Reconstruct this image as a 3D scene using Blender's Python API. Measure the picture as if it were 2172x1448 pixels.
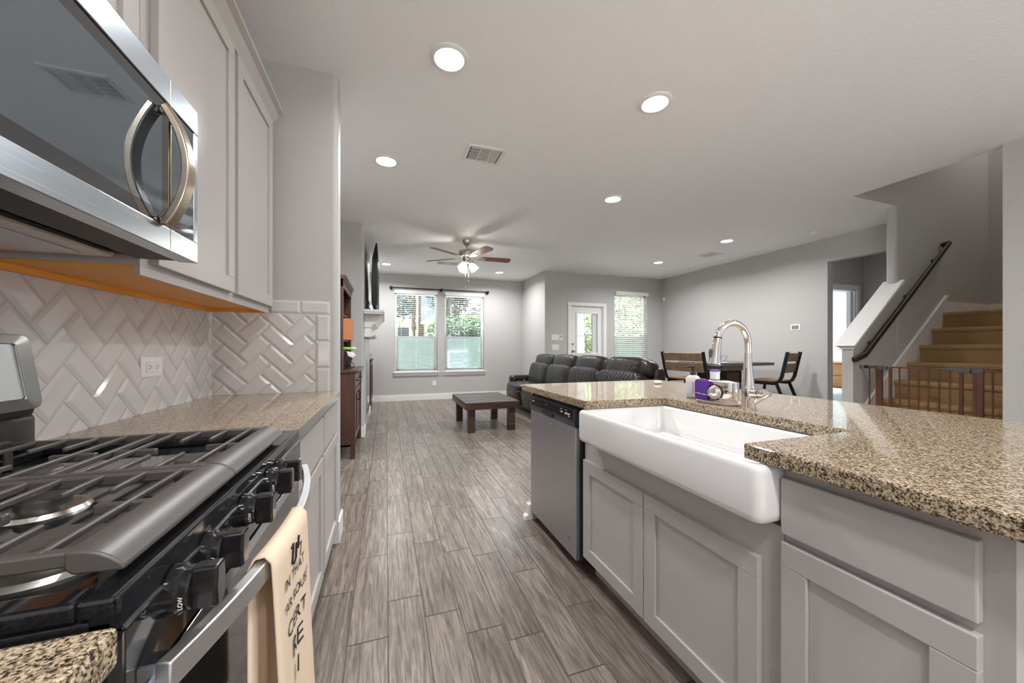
import bpy, bmesh, math, random
from mathutils import Vector, Matrix
random.seed(7)
for o in list(bpy.data.objects): bpy.data.objects.remove(o, do_unlink=True)
scn = bpy.context.scene
C = scn.collection
PI = math.pi
# ------------------------------------------------------------------ camera, world, sun, exposure
cam_d = bpy.data.cameras.new('camera'); cam = bpy.data.objects.new('camera', cam_d); C.objects.link(cam)
cam_d.sensor_fit = 'HORIZONTAL'; cam_d.sensor_width = 36.0
cam_d.lens = 774.2/2172*36.0
cam_d.shift_y = (738.2-724.0)/2172.0
cam_d.clip_start = .02; cam_d.clip_end = 300
cam.location = (0, 0, 1.14)
cam.rotation_euler = (PI/2, 0, -math.radians(19.02))
scn.camera = cam

world = bpy.data.worlds.new('sky'); scn.world = world; world.use_nodes = True
wn = world.node_tree.nodes; wl = world.node_tree.links
for n in list(wn): wn.remove(n)
w_out = wn.new('ShaderNodeOutputWorld'); w_bg = wn.new('ShaderNodeBackground')
w_tc = wn.new('ShaderNodeTexCoord'); w_sep = wn.new('ShaderNodeSeparateXYZ'); w_rmp = wn.new('ShaderNodeValToRGB')
wl.new(w_tc.outputs['Generated'], w_sep.inputs[0]); wl.new(w_sep.outputs['Z'], w_rmp.inputs[0])
# ceiling-brightening glow added below the horizon, hazy pale band at it, blue above
w_map = wn.new('ShaderNodeMapRange'); w_map.inputs[1].default_value = -1; w_map.inputs[2].default_value = 1
wl.new(w_sep.outputs['Z'], w_map.inputs[0]); wl.new(w_map.outputs[0], w_rmp.inputs[0])
e = w_rmp.color_ramp.elements
e[0].position = .0; e[0].color = (.95, .97, 1.0, 1)
e[1].position = .485; e[1].color = (.95, .97, 1.0, 1)
for p, c in ((.502, (.085, .102, .128, 1)), (.60, (.062, .085, .128, 1)), (.85, (.045, .075, .13, 1))):
    q = e.new(p); q.color = c
wl.new(w_rmp.outputs[0], w_bg.inputs[0]); w_bg.inputs[1].default_value = 6.0
wl.new(w_bg.outputs[0], w_out.inputs[0])

sun_d = bpy.data.lights.new('sun', 'SUN'); sun = bpy.data.objects.new('sun', sun_d); C.objects.link(sun)
sun_d.energy = 32.0; sun_d.angle = .02; sun_d.color = (1, .95, .86)
sun.rotation_euler = (0, math.radians(-42), 0)
sun.location = (0, 0, 30)

vs = scn.view_settings
scn.display_settings.display_device = 'sRGB'
vs.view_transform = 'Standard'; vs.look = 'None'; vs.gamma = 1.0; vs.use_curve_mapping = False
vs.exposure = 0.62
LAMP_W = 12.0          # watts of one recessed lamp
FAN_W = 6.5

# ------------------------------------------------------------------ helpers
WL = {}
def tag(o, label=None, cat=None, group=None, kind=None):
    if label: o['label'] = label
    if cat: o['category'] = cat
    if group: o['group'] = group
    if kind: o['kind'] = kind
    return o
def thing(name, label, cat, loc=(0, 0, 0), group=None):
    o = bpy.data.objects.new(name, None); C.objects.link(o); o.empty_display_size = .05
    o.location = loc; WL[o.name] = Vector(loc)
    return tag(o, label, cat, group)
def kids(o): return [c for c in bpy.data.objects if c.parent == o]
def dup(o, parent=None, loc=None, rotz=None, label=None):
    c = o.copy(); C.objects.link(c); WL[c.name] = WL.get(o.name, Vector())
    if parent is not None: c.parent = parent
    if loc is not None: c.location = loc
    if rotz is not None: c.rotation_euler = (0, 0, rotz)
    if label: c['label'] = label
    for k in kids(o): dup(k, c)
    return c
class B:
    def __init__(s): s.v = []; s.f = []
    def add(s, vs_, fs):
        n = len(s.v); s.v += [tuple(p) for p in vs_]; s.f += [tuple(i+n for i in f) for f in fs]; return s
    def box(s, x0, x1, y0, y1, z0, z1):
        if x0 > x1: x0, x1 = x1, x0
        if y0 > y1: y0, y1 = y1, y0
        if z0 > z1: z0, z1 = z1, z0
        return s.add([(x0,y0,z0),(x1,y0,z0),(x1,y1,z0),(x0,y1,z0),(x0,y0,z1),(x1,y0,z1),(x1,y1,z1),(x0,y1,z1)],
              [(3,2,1,0),(4,5,6,7),(0,1,5,4),(1,2,6,5),(2,3,7,6),(3,0,4,7)])
    def obox(s, c, dims, M):
        c = Vector(c); h = [d/2 for d in dims]
        pts = [c + M @ Vector((sx*h[0], sy*h[1], sz*h[2])) for sz in (-1,1) for sx, sy in ((-1,-1),(1,-1),(1,1),(-1,1))]
        return s.add(pts, [(3,2,1,0),(4,5,6,7),(0,1,5,4),(1,2,6,5),(2,3,7,6),(3,0,4,7)])
    def rbox(s, c, dims, p=4.0, n=8, M=None):
        c = Vector(c); M = M or Matrix.Identity(3); idx = {}; vs_ = []; fs = []
        def vid(a):
            k = tuple(round(t, 5) for t in a)
            if k not in idx:
                L = sum(abs(t)**p for t in a)**(1/p)
                q = M @ Vector([a[i]/L*dims[i]/2 for i in range(3)])
                idx[k] = len(vs_); vs_.append(c+q)
            return idx[k]
        g = [-1+2*i/n for i in range(n+1)]
        for ax in range(3):
            for sg in (-1, 1):
                for i in range(n):
                    for j in range(n):
                        q = []
                        for a, b in ((g[i],g[j]),(g[i+1],g[j]),(g[i+1],g[j+1]),(g[i],g[j+1])):
                            w = [0,0,0]; w[ax] = sg; w[(ax+1)%3] = a; w[(ax+2)%3] = b; q.append(vid(w))
                        fs.append(tuple(q if sg > 0 else q[::-1]))
        return s.add(vs_, fs)
    def cyl(s, p0, p1, r0, r1=None, n=20, cap=True):
        return s.tube([p0, p1], [r0, r0 if r1 is None else r1], n, cap)
    def tube(s, pts, r, n=12, cap=True, sq=None):
        pts = [Vector(p) for p in pts]
        if not isinstance(r, (list, tuple)): r = [r]*len(pts)
        vs_ = []; fs = []; prev = None
        for i, p in enumerate(pts):
            if i == 0: t = pts[1]-pts[0]
            elif i == len(pts)-1: t = pts[-1]-pts[-2]
            else: t = (pts[i+1]-p).normalized()+(p-pts[i-1]).normalized()
            t.normalize()
            if prev is None:
                u = t.orthogonal().normalized()
                if abs(t.z) < .99: u = t.cross(Vector((0,0,1))).normalized()
            else:
                u = (prev - t*prev.dot(t)).normalized()
            prev = u; w = t.cross(u)
            for k in range(n):
                a = 2*PI*k/n; rr = r[i]
                if sq: vs_.append(p + u*(sq[0]*[-1,1,1,-1][k]) + w*(sq[1]*[-1,-1,1,1][k]))
                else: vs_.append(p + u*(rr*math.cos(a)) + w*(rr*math.sin(a)))
        m = len(pts)
        for i in range(m-1):
            for k in range(n):
                a = i*n+k; b = i*n+(k+1)%n
                fs.append((a, b, b+n, a+n))
        if cap: fs.append(tuple(range(n))[::-1]); fs.append(tuple((m-1)*n+k for k in range(n)))
        return s.add(vs_, fs)
    def bar(s, pts, a, b):      # rectangular section half sizes a (sideways) b (other)
        return s.tube(pts, 1, 4, True, (a, b))
    def lathe(s, prof, o=(0,0,0), ax=(0,0,1), n=28, cap0=True, cap1=True):
        ax = Vector(ax).normalized(); o = Vector(o); u = ax.orthogonal().normalized(); w = ax.cross(u)
        vs_ = []; fs = []
        for r, z in prof:
            for k in range(n):
                a = 2*PI*k/n; vs_.append(o + ax*z + (u*math.cos(a)+w*math.sin(a))*r)
        for i in range(len(prof)-1):
            for k in range(n):
                a = i*n+k; b = i*n+(k+1)%n; fs.append((a, b, b+n, a+n))
        if cap0: fs.append(tuple(range(n))[::-1])
        if cap1: fs.append(tuple((len(prof)-1)*n+k for k in range(n)))
        return s.add(vs_, fs)
    def prism(s, poly, ax, a, b):   # poly in the two other axes (cyclic order), extruded along ax
        n = len(poly); vs_ = []
        for t in (a, b):
            for p, q in poly:
                if ax == 'x': vs_.append((t, p, q))
                elif ax == 'y': vs_.append((p, t, q))
                else: vs_.append((p, q, t))
        fs = [tuple(range(n))[::-1], tuple(n+i for i in range(n))]
        fs += [(i, (i+1) % n, n+(i+1) % n, n+i) for i in range(n)]
        return s.add(vs_, fs)
    def build(s, name, mat, parent=None, smooth=None, bevel=0, seg=2, origin=None, flip=True):
        me = bpy.data.meshes.new(name)
        off = Vector()
        if parent is not None: off = WL.get(parent.name, Vector())
        elif origin is not None: off = Vector(origin)
        me.from_pydata([Vector(p)-off for p in s.v], [], s.f)
        bm = bmesh.new(); bm.from_mesh(me)
        bmesh.ops.recalc_face_normals(bm, faces=bm.faces); bm.to_mesh(me); bm.free()
        me.materials.append(mat)
        if smooth is not None:
            for p in me.polygons: p.use_smooth = True
            if smooth: me.set_sharp_from_angle(angle=math.radians(smooth))
        o = bpy.data.objects.new(name, me); C.objects.link(o)
        if parent is not None: o.parent = parent
        elif origin is not None: o.location = origin
        WL[o.name] = off
        if bevel:
            m = o.modifiers.new('bevel', 'BEVEL'); m.width = bevel; m.segments = seg; m.limit_method = 'ANGLE'; m.angle_limit = math.radians(40)
        return o
def struct(o): o['kind'] = 'structure'; return o
def arc(c, r, a0, a1, n, f):
    return [f(c[0]+r*math.cos(math.radians(a0+(a1-a0)*i/n)), c[1]+r*math.sin(math.radians(a0+(a1-a0)*i/n))) for i in range(n+1)]
def text_mesh(name, txt, size, M, mat, parent, depth=.0004, align='CENTER'):
    cu = bpy.data.curves.new(name, 'FONT'); cu.body = txt; cu.size = size; cu.extrude = depth; cu.align_x = align; cu.align_y = 'CENTER'
    t = bpy.data.objects.new(name+'_tmp', cu); C.objects.link(t)
    dg = bpy.context.evaluated_depsgraph_get(); dg.update()
    me = bpy.data.meshes.new_from_object(t.evaluated_get(dg))
    bpy.data.objects.remove(t, do_unlink=True); bpy.data.curves.remove(cu)
    off = WL.get(parent.name, Vector())
    me.transform(Matrix.Translation(-off) @ M); me.name = name
    me.materials.clear(); me.materials.append(mat)
    o = bpy.data.objects.new(name, me); C.objects.link(o); o.parent = parent; WL[o.name] = off
    return o
def frame_m(loc, right, up):
    r = Vector(right).normalized(); u = Vector(up).normalized(); n = r.cross(u)
    m = Matrix((r, u, n)).transposed().to_4x4(); m.translation = Vector(loc); return m

# ------------------------------------------------------------------ materials
def mat(name, col=(.5,.5,.5), rough=.5, metal=0, coat=0, spec=.5, emit=None, es=1, trans=0, ior=1.45, alpha=1):
    m = bpy.data.materials.new(name); m.use_nodes = True
    b = m.node_tree.nodes['Principled BSDF']
    b.inputs['Base Color'].default_value = (*col, 1); b.inputs['Roughness'].default_value = rough; b.inputs['Metallic'].default_value = metal
    b.inputs['Coat Weight'].default_value = coat; b.inputs['Coat Roughness'].default_value = .05
    b.inputs['Specular IOR Level'].default_value = spec; b.inputs['IOR'].default_value = ior
    b.inputs['Transmission Weight'].default_value = trans; b.inputs['Alpha'].default_value = alpha
    if emit: b.inputs['Emission Color'].default_value = (*emit, 1); b.inputs['Emission Strength'].default_value = es
    return m
class NT:
    def __init__(s, m): s.m = m; s.t = m.node_tree; s.b = s.t.nodes['Principled BSDF']
    def l(s, a, b): s.t.links.new(a, b)
    def coord(s, scale=(1,1,1), kind='Object'):
        tc = s.t.nodes.new('ShaderNodeTexCoord'); mp = s.t.nodes.new('ShaderNodeMapping'); mp.inputs['Scale'].default_value = scale
        s.l(tc.outputs[kind], mp.inputs[0]); return mp.outputs[0]
    def noise(s, vec, scale, detail=3, rough=.5, dist=0):
        x = s.t.nodes.new('ShaderNodeTexNoise'); x.inputs['Scale'].default_value = scale; x.inputs['Detail'].default_value = detail
        x.inputs['Roughness'].default_value = rough; x.inputs['Distortion'].default_value = dist; s.l(vec, x.inputs['Vector']); return x
    def ramp(s, fac, stops, const=False):
        r = s.t.nodes.new('ShaderNodeValToRGB'); e = r.color_ramp.elements
        if const: r.color_ramp.interpolation = 'CONSTANT'
        while len(e) < len(stops): e.new(.5)
        for i, (p, c) in enumerate(stops): e[i].position = p; e[i].color = (*c, 1) if len(c) == 3 else c
        s.l(fac, r.inputs[0]); return r.outputs[0]
    def bump(s, h, strength, dist=.01):
        b = s.t.nodes.new('ShaderNodeBump'); b.inputs['Strength'].default_value = strength; b.inputs['Distance'].default_value = dist
        s.l(h, b.inputs['Height']); s.l(b.outputs[0], s.b.inputs['Normal']); return b
    def mix(s, fac, a, b, mode='MIX'):
        x = s.t.nodes.new('ShaderNodeMix'); x.data_type = 'RGBA'; x.blend_type = mode
        for i, v in ((0, fac), (6, a), (7, b)):
            if isinstance(v, (int, float)): x.inputs[i].default_value = v
            elif isinstance(v, tuple): x.inputs[i].default_value = (*v, 1)
            else: s.l(v, x.inputs[i])
        return x.outputs[2]
    def col(s, v): s.l(v, s.b.inputs['Base Color'])
    def math(s, op, a, b=None):
        x = s.t.nodes.new('ShaderNodeMath'); x.operation = op
        for i, v in ((0, a), (1, b)):
            if v is None: continue
            if isinstance(v, (int, float)): x.inputs[i].default_value = v
            else: s.l(v, x.inputs[i])
        return x.outputs[0]
def paint(name, col, rough=.6, bscale=140, bstr=.12, bd=.004):
    m = mat(name, col, rough, spec=.3); t = NT(m); v = t.coord(); t.bump(t.noise(v, bscale, 2).outputs[0], bstr, bd); return m
def wood(name, c1, c2, rough=.45, scale=(3, 40, 40), bump=.1, coat=0):
    m = mat(name, c1, rough, coat=coat); t = NT(m); v = t.coord(scale)
    n = t.noise(v, 1.0, 6, .6, .6); t.col(t.ramp(n.outputs[0], [(.35, c1), (.68, c2)])); t.bump(n.outputs[0], bump, .003); return m

M_wall = paint('wall_paint', (.50, .49, .478), .6, 110, .25)
M_ceil = paint('ceiling_paint', (.91, .91, .91), .7, 60, .35, .006)
M_trim = mat('trim_white', (.80, .79, .77), .35)
M_cab = mat('cabinet_greige', (.46, .43, .405), .38)
M_cabi = mat('island_greige', (.50, .475, .455), .38)
M_orange = wood('raw_veneer', (.78, .33, .055), (.85, .40, .08), .5, (6, 1.2, 8), .02)
M_black = mat('black_gloss', (.012, .012, .014), .08, coat=.5)
M_blackm = mat('black_matte', (.02, .02, .021), .5)
M_iron = mat('cast_iron', (.07, .062, .058), .38, spec=.7)
t = NT(M_iron); t.bump(t.noise(t.coord(), 600, 2).outputs[0], .15, .001)
M_white = mat('white_plastic', (.82, .82, .80), .35)
M_chrome = mat('chrome', (.84, .78, .72), .06, 1)
M_nickel = mat('brushed_nickel', (.55, .52, .48), .28, 1)
M_handle = mat('satin_steel', (.50, .41, .32), .24, 1)
M_glassdark = mat('smoked_glass', (.02, .024, .03), .03, ior=4.6)
M_glassdark.node_tree.nodes['Principled BSDF'].inputs['Specular Tint'].default_value = (.78, .90, 1.0, 1)
M_glassedge = mat('smoked_glass_border', (.015, .018, .024), .03, ior=2.3)
def steel(name, col, rough, sc):
    m = mat(name, col, rough, 1); t = NT(m); n = t.noise(t.coord(sc), 1, 2)
    r = t.t.nodes.new('ShaderNodeMapRange'); r.inputs[3].default_value = rough*.8; r.inputs[4].default_value = rough*1.3
    t.l(n.outputs[0], r.inputs[0]); t.l(r.outputs[0], t.b.inputs['Roughness']); t.bump(n.outputs[0], .03, .001); return m
M_satin = steel('satin_handle', (.70, .70, .70), .42, (300, 3, 300))
M_guard = mat('backguard_steel', (.30, .30, .30), .25, 1)
M_display = mat('display_face', (.66, .68, .69), .28, .6)
M_alu = mat('edge_alu', (.75, .76, .78), .2, 1)
M_screw = mat('screw_grey', (.35, .34, .33), .4, .6)
M_steel = steel('stainless', (.55, .61, .67), .24, (400, 4, 400))
M_steelv = steel('stainless_door', (.55, .57, .61), .33, (400, 4, 400))
M_tile = mat('white_tile', (.66, .63, .61), .10, coat=.2)
M_grout = mat('tile_grout', (.50, .47, .455), .8)
M_sink = mat('fireclay', (.83, .82, .81), .09, coat=.4)
def granite(name, dark):
    m = mat(name, (.4,.33,.25), .05, spec=.5, ior=1.36); t = NT(m); v = t.coord()
    a = t.noise(v, 290, 3, .62); b = t.noise(v, 120, 2, .5)
    f = t.math('ADD', t.math('MULTIPLY', a.outputs[0], .75), t.math('MULTIPLY', b.outputs[0], .25))
    base = t.ramp(f, [(0, (.012,.010,.009)), (.415, (.026,.02,.016)), (.45, (.12,.082,.05)), (.49, (.34,.25,.16)), (.545, (.48,.38,.26)), (.61, (.60,.51,.385))])
    vo = t.t.nodes.new('ShaderNodeTexVoronoi'); vo.inputs['Scale'].default_value = 210; t.l(v, vo.inputs['Vector'])
    sp = t.t.nodes.new('ShaderNodeSeparateColor'); t.l(vo.outputs['Color'], sp.inputs[0])
    k = t.math('GREATER_THAN', sp.outputs[0], dark)
    t.col(t.mix(t.math('MULTIPLY', k, .45), base, (.05,.042,.038))); return m
M_gran = granite('granite', .80)
M_towel = mat('tea_towel', (.78, .62, .46), .9); t = NT(M_towel); t.bump(t.noise(t.coord(), 500, 2).outputs[0], .3, .001)
M_ink = mat('ink_black', (.015, .015, .015), .8)
M_leather = mat('dark_leather', (.016, .0115, .010), .26, spec=.5)
t = NT(M_leather); v = t.coord(); n1 = t.noise(v, 9, 4, .6, 1.5); n2 = t.noise(v, 250, 2)
t.bump(t.math('ADD', n1.outputs[0], t.math('MULTIPLY', n2.outputs[0], .06)), .32, .03)
M_quilt = mat('quilted_leather', (.016, .0115, .010), .26, spec=.5)
t = NT(M_quilt); v = t.coord(); hs = []
for sg in (1, -1):
    sp = t.t.nodes.new('ShaderNodeSeparateXYZ'); t.l(v, sp.inputs[0])
    q = t.math('ADD', t.math('MULTIPLY', sp.outputs[1], 1.0), t.math('MULTIPLY', sp.outputs[2], sg*.55))
    hs.append(t.math('POWER', t.math('ABSOLUTE', t.math('SINE', t.math('MULTIPLY', q, 48))), .35))
t.bump(t.math('MULTIPLY', hs[0], hs[1]), .6, .012)
M_dwood = wood('espresso_wood', (.022, .011, .008), (.075, .038, .024), .32, (1.2, 14, 14), .25)
M_hutch = wood('walnut_stain', (.055, .024, .018), (.105, .048, .034), .35, (20, 20, 1.5), .06, .15)
M_gatew = wood('gate_cherry', (.085, .034, .020), (.15, .062, .038), .35, (30, 30, 2), .05)
M_rail = mat('handrail_brown', (.028, .018, .014), .35)
M_slat = wood('rustic_slat', (.16, .105, .06), (.29, .20, .12), .55, (12, 1.6, 12), .15)
M_seatw = wood('seat_wood', (.16, .075, .04), (.26, .13, .07), .45, (3, 20, 3), .1)
M_tablew = wood('table_grey_wood', (.10, .088, .08), (.20, .18, .165), .4, (2, 20, 20), .1)
M_frame = mat('dark_metal', (.03, .031, .032), .4, .7)
M_carpet = mat('carpet_tan', (.37, .235, .11), .95, spec=.1)
t = NT(M_carpet); v = t.coord(); n = t.noise(v, 190, 3, .7); n2 = t.noise(v, 5, 2)
t.col(t.mix(n2.outputs[0], t.ramp(n.outputs[0], [(.3, (.27,.155,.062)), (.7, (.64,.42,.21))]), (.45,.29,.14))); t.bump(n.outputs[0], .8, .01)
M_blade = wood('fan_blade', (.16, .05, .028), (.25, .085, .05), .35, (30, 30, 4), .03)
M_blind = mat('blind_white', (.84, .84, .83), .4)
M_vinyl = mat('vinyl_white', (.90, .90, .89), .35)
M_glass = mat('pane', (1, 1, 1), .0, trans=1, ior=1.01, spec=.2)
M_screen = mat('insect_screen', (.62, .82, .84), .6, alpha=.42)
M_emit = mat('lamp_disc', (1, 1, 1), .4, emit=(1, .97, .92), es=14)
M_shade = mat('frosted_shade', (1, .97, .9), .4, emit=(1, .93, .82), es=3.0)
M_dark = mat('dark_gap', (.01, .01, .01), .8)
M_void = mat('vent_dark', (.05, .045, .04), .7)
M_fptile = mat('hearth_tile', (.46, .55, .58), .22)
M_purple = mat('sponge_purple', (.10, .035, .28), .9); t = NT(M_purple)
vo = t.t.nodes.new('ShaderNodeTexVoronoi'); vo.inputs['Scale'].default_value = 130; t.l(t.coord(), vo.inputs['Vector']); t.bump(vo.outputs['Distance'], .8, .004)
M_magenta = mat('sponge_edge', (.17, .02, .16), .9)
M_pink = mat('pink_tray', (.72, .58, .56), .35)
M_soap = mat('soap_bottle', (.80, .76, .66), .25)
M_lavender = mat('label_lavender', (.62, .62, .78), .4)
M_labelpink = mat('label_pink', (.80, .68, .70), .4)
M_violet = mat('label_violet', (.25, .09, .18), .5)
M_soapbar = mat('soap_bar', (.83, .76, .68), .35)
M_orangebox = mat('orange_box', (.62, .24, .10), .6)
M_green = mat('lime_packet', (.30, .55, .05), .5)
M_screenoff = mat('screen_off', (.008, .008, .009), .6, spec=.1)
M_tv = mat('tv_black', (.010, .009, .010), .3, spec=.3)
M_gunmetal = mat('latch_grey', (.09, .095, .11), .35, .2)
M_bluewall = paint('bedroom_paint', (.70, .78, .80), .7)
M_dresser = wood('dresser_oak', (.28, .13, .05), (.42, .21, .09), .45, (3, 3, 30), .05)
M_brass = mat('brass_pull', (.75, .58, .36), .25, 1)
M_knob = mat('knob_black', (.012, .011, .011), .12, coat=.3)
M_panel = mat('dishwasher_panel', (.035, .04, .05), .25)
# outdoors
M_grass = mat('lawn', (.16, .20, .10), .9)
M_fence = wood('fence_board', (.30, .29, .26), (.42, .41, .37), .8, (30, 30, 2), .1)
M_bark = wood('pine_bark', (.12, .085, .06), (.26, .19, .14), .9, (20, 20, 4), .5)
def leafm(n, c):
    m = mat(n, c, .7); m.node_tree.nodes['Principled BSDF'].inputs['Subsurface Weight'].default_value = 0; return m
M_leaf = leafm('pine_leaf', (.085, .14, .095)); M_leaf2 = leafm('shrub_leaf', (.10, .18, .10)); M_leaf3 = leafm('young_leaf', (.26, .33, .18))
M_siding = mat('house_siding', (.75, .72, .68), .7); M_roof = mat('shingle_roof', (.36, .34, .33), .85)
t = NT(M_roof); t.bump(t.noise(t.coord((1, 1, 12)), 3, 3).outputs[0], .5, .05)
M_hwin = mat('house_glass', (.08, .10, .13), .15)
M_grill = mat('grill_steel', (.55, .60, .66), .35, .5)
M_brick = mat('painted_brick', (.78, .80, .84), .7); t = NT(M_brick)
bt = t.t.nodes.new('ShaderNodeTexBrick'); bt.inputs['Scale'].default_value = 5.0; bt.inputs['Color1'].default_value = (.88,.89,.92,1); bt.inputs['Color2'].default_value = (.82,.84,.88,1); bt.inputs['Mortar'].default_value = (.45,.47,.5,1); bt.inputs['Mortar Size'].default_value = .02
tc = t.t.nodes.new('ShaderNodeTexCoord'); cx = t.t.nodes.new('ShaderNodeSeparateXYZ'); cb = t.t.nodes.new('ShaderNodeCombineXYZ')
t.l(tc.outputs['Object'], cx.inputs[0]); t.l(t.math('ADD', cx.outputs[0], cx.outputs[1]), cb.inputs[0]); t.l(cx.outputs[2], cb.inputs[1]); t.l(cb.outputs[0], bt.inputs['Vector']); t.col(bt.outputs['Color'])
# floor planks
M_floor = mat('wood_look_tile', (.2, .18, .16), .32, spec=.5); t = NT(M_floor)
at = t.t.nodes.new('ShaderNodeAttribute'); at.attribute_name = 'plank'
tc = t.t.nodes.new('ShaderNodeTexCoord'); va = t.t.nodes.new('ShaderNodeVectorMath'); va.operation = 'MULTIPLY_ADD'
vm = t.t.nodes.new('ShaderNodeVectorMath'); vm.operation = 'SCALE'; vm.inputs['Scale'].default_value = 17.0
t.l(at.outputs['Color'], vm.inputs[0]); t.l(tc.outputs['Object'], va.inputs[0]); va.inputs[1].default_value = (52, 3.4, 1); t.l(vm.outputs[0], va.inputs[2])
n1 = t.noise(va.outputs[0], 1.0, 8, .62, 1.1); n2 = t.noise(va.outputs[0], 4.0, 4, .7, .4)
f = t.math('ADD', t.math('MULTIPLY', n1.outputs[0], .7), t.math('MULTIPLY', n2.outputs[0], .3))
colr = t.ramp(f, [(.30, (.05,.039,.032)), (.43, (.130,.105,.088)), (.54, (.22,.184,.156)), (.68, (.37,.32,.275))])
sp = t.t.nodes.new('ShaderNodeSeparateColor'); t.l(at.outputs['Color'], sp.inputs[0])
hv = t.t.nodes.new('ShaderNodeHueSaturation'); t.l(colr, hv.inputs['Color']); t.l(t.math('ADD', t.math('MULTIPLY', sp.outputs[0], .35), .82), hv.inputs['Value']); t.col(hv.outputs[0])
t.bump(f, .12, .004)
M_fgrout = mat('floor_grout', (.10, .088, .08), .8)
def transp(name, tint, gloss, diff=0, dcol=(.7,.8,.8)):
    m = bpy.data.materials.new(name); m.use_nodes = True; nt = m.node_tree; nt.nodes.remove(nt.nodes['Principled BSDF']); out = nt.nodes['Material Output']
    a = nt.nodes.new('ShaderNodeBsdfTransparent'); a.inputs[0].default_value = (*tint, 1)
    g = nt.nodes.new('ShaderNodeBsdfGlossy'); g.inputs['Roughness'].default_value = .02
    mx = nt.nodes.new('ShaderNodeMixShader'); mx.inputs[0].default_value = gloss
    nt.links.new(a.outputs[0], mx.inputs[1]); nt.links.new(g.outputs[0], mx.inputs[2]); last = mx.outputs[0]
    if diff:
        d = nt.nodes.new('ShaderNodeBsdfDiffuse'); d.inputs[0].default_value = (*dcol, 1); tr = nt.nodes.new('ShaderNodeBsdfTranslucent'); tr.inputs[0].default_value = (*dcol, 1)
        m1 = nt.nodes.new('ShaderNodeMixShader'); nt.links.new(d.outputs[0], m1.inputs[1]); nt.links.new(tr.outputs[0], m1.inputs[2])
        m2 = nt.nodes.new('ShaderNodeMixShader'); m2.inputs[0].default_value = diff; nt.links.new(last, m2.inputs[1]); nt.links.new(m1.outputs[0], m2.inputs[2]); last = m2.outputs[0]
    nt.links.new(last, out.inputs[0]); return m
M_glass = transp('window_glass', (.97, .99, 1), .05)
M_screen = transp('insect_screen', (.84, .92, .92), .0, .45, (.42, .50, .49))

def wall(name, axis, c0, c1, u0, u1, z0, z1, holes, m=None):
    """box wall with rectangular holes; axis = thickness axis, u = the other horizontal axis; holes (u0,u1,z0,z1)"""
    b = B(); us = sorted({u0, u1, *[h[0] for h in holes], *[h[1] for h in holes]}); us = [u for u in us if u0 <= u <= u1]
    for a, e in zip(us, us[1:]):
        mid = (a+e)/2; cuts = sorted([(h[2], h[3]) for h in holes if h[0] < mid < h[1]]); z = z0
        for p, q in cuts+[(z1, z1)]:
            if p > z+1e-5:
                if axis == 'x': b.box(c0, c1, a, e, z, p)
                else: b.box(a, e, c0, c1, z, p)
            z = max(z, q)
    return struct(b.build(name, m or M_wall))

H = 2.743; XL = -.885; YB = 8.25; YD = 6.91; XR = 6.08; YS = 2.36; CT = .89
# ---- floor: wood-look planks, each its own face
def make_floor():
    me = bpy.data.meshes.new('floor'); vs_ = []; fs = []; cols = []
    W = .148; L = .612; g = .0022
    offs = {-1: .30, 0: .51, 1: .36, 2: .214, 3: .126, 4: .525, 5: .22, 6: .37, 7: .05}
    x0, x1, y0, y1 = -1.0, 9.5, -3.2, 8.4
    c0 = int(math.floor((x0-.155)/W)); c1 = int(math.ceil((x1-.155)/W))
    rnd = random.Random(3)
    for ci in range(c0, c1):
        a = .155+ci*W; o = offs.get(ci+1, rnd.random()*L)
        k = int(math.floor((y0-o)/L))
        while o+k*L < y1:
            p = o+k*L; n = len(vs_)
            ax, bx = max(a+g, x0), min(a+W-g, x1); ay, by = max(p+g, y0), min(p+L-g, y1)
            if bx > ax and by > ay:
                vs_ += [(ax,ay,0),(bx,ay,0),(bx,by,0),(ax,by,0)]; fs.append((n,n+1,n+2,n+3)); cols.append((rnd.random(), rnd.random(), rnd.random(), 1))
            k += 1
    n = len(vs_); vs_ += [(x0,y0,-.0015),(x1,y0,-.0015),(x1,y1,-.0015),(x0,y1,-.0015)]; fs.append((n,n+1,n+2,n+3)); cols.append((.5,.5,.5,1))
    n = len(vs_); vs_ += [(x0,y0,-.1),(x1,y0,-.1),(x1,y1,-.1),(x0,y1,-.1)]; fs.append((n+3,n+2,n+1,n)); cols.append((.5,.5,.5,1))
    me.from_pydata(vs_, [], fs)
    ca = me.color_attributes.new('plank', 'FLOAT_COLOR', 'CORNER')
    i = 0
    for p, c in zip(me.polygons, cols):
        for _ in p.loop_indices: ca.data[i].color = c; i += 1
    me.materials.append(M_floor); me.materials.append(M_fgrout)
    me.polygons[len(fs)-2].material_index = 1; me.polygons[len(fs)-1].material_index = 1
    o = bpy.data.objects.new('floor', me); C.objects.link(o); struct(o)
make_floor()
# ---- ceiling with the stairwell left open
b = B()
b.box(-1.0, 4.66, -3.2, 8.4, H, H+.3).box(4.66, 9.5, 2.58, 8.4, H, H+.3).box(4.66, 5.46, 2.48, 2.58, H, H+.3).box(4.66, 9.5, -3.2, 1.34, H, H+.3).box(7.6, 9.5, 1.34, 2.48, H, H+.3)
struct(b.build('ceiling', M_ceil))
struct(B().box(4.5, 7.7, 1.2, 2.6, 5.3, 5.4).build('ceiling_stairwell', M_ceil))
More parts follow.
